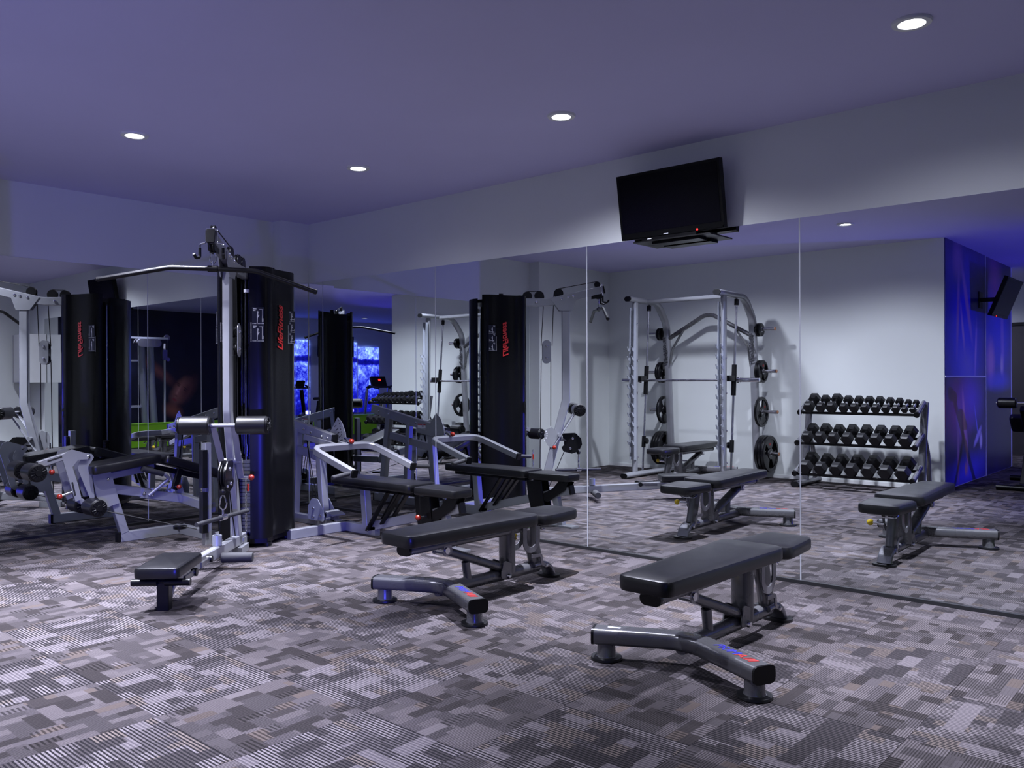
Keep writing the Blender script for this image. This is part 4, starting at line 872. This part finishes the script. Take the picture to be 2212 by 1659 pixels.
# ------------------------------------------------------------------ cable column behind the partition
e = empty('cable_column', (1.75, -2.45, 0)); OFF[e.name] = (1.75, -2.45, 0); tag(e, 'grey cable column with white numbered guide post before dark mural', 'cable machine')
def B(n, m, mb, par=None): return mb.build(n, M[m], par or e)
for x in (1.98, 1.80): B('upright', 'column', MB().sweep(fillet([(x + .05, -2.45, 1.98), (x + .02, -2.45, 1.2), (x - .05, -2.45, .04)], .8, 8), oval(.11, .14), X))
B('top_housing', 'gun2', MB().prism(oval(.48, .16, 6), (1.90, -2.45, 1.98), X, Z, .20)); B('base', 'column', MB().box((1.72, -2.45, .03), (.75, .5, .06)))
gp = B('guide_post', 'white', MB().bar((1.55, -2.45, .06), (1.55, -2.45, 1.98), .035, .03, X))
for k in range(24): B('post_hole', 'dark', MB().box((1.55, -2.434, .35 + k * .05), (.010, .002, .010)), gp)
B('carriage', 'gun2', MB().box((1.57, -2.43, 1.75), (.10, .08, .20)).cyl((1.50, -2.43, 1.66), (1.50, -2.40, 1.66), .04)); B('pulley', 'gun2', MB().cyl((1.50, -2.47, 2.10), (1.50, -2.43, 2.10), .06))
B('top_arm', 'column', MB().bar((2.25, -2.45, 2.08), (1.48, -2.45, 2.08), .05, .04)); B('cross_arm', 'steel', MB().bar((2.6, -2.45, 1.62), (2.0, -2.45, 1.62), .035, .035)); B('cross_arm', 'steel', MB().bar((2.6, -2.45, .72), (2.0, -2.45, .72), .05, .05))
B('side_leg', 'column', MB().bar((2.6, -2.45, 0), (2.6, -2.45, 1.65), .06, .06, X)); B('cable', 'cable', MB().cyl((1.50, -2.41, 2.06), (1.50, -2.41, 1.68), .005, 6))

# ------------------------------------------------------------------ treadmill
e = empty('treadmill', (-3.95, -1.9, 0)); tag(e, 'treadmill with red lit console facing away from blue panels', 'treadmill')
def B(n, m, mb, par=None): return mb.build(n, M[m], par or e)
B('deck', 'black', MB().bar((0, -.75, .10), (0, .85, .07), .78, .14)); B('belt', 'belt', MB().bar((0, -.55, .178), (0, .84, .150), .50, .004)); B('motor_cover', 'black', MB().pad(rpoly([(-.38, -.80), (.38, -.80), (.36, -.45), (-.36, -.45)], .05), (0, 0, .15), X, Y, .12, .03))
for s in (-1, 1):
    B('side_step', 'silver', MB().bar((s * .32, -.45, .178), (s * .32, .84, .150), .12, .012)); B('upright', 'steel', MB().sweep([(s * .36, -.62, .12), (s * .34, -.52, 1.06)], oval(.05, .08), Y))
    B('handrail', 'rubber', MB().tube(fillet([(s * .35, -.52, 1.05), (s * .36, -.40, 1.09), (s * .36, -.05, 1.02)], .06), .022, 10))
B('console_bar', 'rubber', MB().tube(fillet([(-.36, -.48, 1.03), (-.30, -.42, 1.06), (.30, -.42, 1.06), (.36, -.48, 1.03)], .06), .024, 10))
cs_ = B('console', 'black', MB().box((0, -.50, 1.19), (.46, .06, .26), Matrix.Rotation(math.radians(18), 3, 'X'))); B('display', 'display', MB().box((-.02, -.475, 1.235), (.08, .004, .05), Matrix.Rotation(math.radians(18), 3, 'X')), cs_)
B('key_panel', 'steel', MB().box((0, -.448, 1.12), (.40, .004, .05), Matrix.Rotation(math.radians(18), 3, 'X')), cs_)
# ------------------------------------------------------------------ exercise bike
e = empty('exercise_bike', (-1.75, -2.3, 0), math.radians(20)); tag(e, 'black upright exercise bike in front of blue panel', 'exercise bike')
B('rear_foot', 'gun2', MB().sweep([(-.45, -.25, .03), (-.45, .25, .03)], oval(.07, .05))); B('front_foot', 'gun2', MB().sweep([(.5, -.25, .03), (.5, .25, .03)], oval(.07, .05)))
B('frame', 'black', MB().bar((-.45, 0, .05), (.5, 0, .05), .07, .06).bar((-.05, 0, .1), (-.2, 0, .75), .06, .07, X).bar((.3, 0, .1), (.48, 0, 1.02), .06, .07, X).bar((-.08, 0, .35), (.36, 0, .45), .05, .07))
B('flywheel', 'gun2', MB().cyl((.38, -.03, .30), (.38, .03, .30), .22, 28)); B('saddle', 'vinyl', MB().pad(rpoly([(-.34, -.11), (-.30, .11), (-.16, .06), (.0, .025), (.0, -.025), (-.16, -.06)][::-1], .03), (0, 0, .78), X, Y, .06, .015))
B('handlebar', 'rubber', MB().tube(fillet([(.62, -.20, 1.12), (.46, -.22, 1.06), (.46, .22, 1.06), (.62, .20, 1.12)], .05), .018, 10)); B('monitor', 'black', MB().box((.52, 0, 1.15), (.05, .20, .14), Matrix.Rotation(math.radians(-25), 3, 'Y')))
for s in (-1, 1): B('pedal', 'black', MB().bar((0, s * .08, .33 + s * .17), (.02, s * .08, .33), .015, .03, Y).box((0, s * .13, .33 + s * .17), (.10, .08, .02)))
# ------------------------------------------------------------------ back extension bench by the mural
e = empty('back_extension_bench', (-1.25, 1.9, 0), math.radians(180)); tag(e, 'black back extension bench with foam rollers standing near blue mural', 'exercise bench')
B('floor_rail', 'black', MB().bar((-.62, 0, .035), (.55, 0, .035), .06, .07)); B('front_foot', 'black', MB().sweep([(-.60, -.22, .03), (-.60, .22, .03)], oval(.07, .06))); B('rear_foot', 'black', MB().sweep([(.5, -.3, .03), (.5, .3, .03)], oval(.07, .06)))
B('main_arm', 'black', MB().bar((.35, 0, .06), (-.40, 0, .88), .06, .07, X)); B('prop', 'black', MB().bar((-.45, 0, .05), (-.1, 0, .52), .05, .05, X))
B('roller_axle', 'chrome', MB().cyl((-.46, -.25, .94), (-.46, .25, .94), .012))
for s in (-1, 1):
    rl = B('foam_roller', 'vinyl', MB().lathe((-.46, s * .05, .94), (0, s, 0), [(.02, 0), (.05, 0), (.058, .01), (.058, .17), (.05, .18), (.02, .18)], 24)); B('roller_hub', 'chrome', MB().cyl((-.46, s * .23, .94), (-.46, s * .245, .94), .02), rl)
B('hip_pad', 'vinyl', MB().pad(rpoly([(-.12, -.18), (.12, -.18), (.12, .18), (-.12, .18)], .04), (-.12, 0, .68), Vector((.7, 0, -.7)), Y, .07, .015))
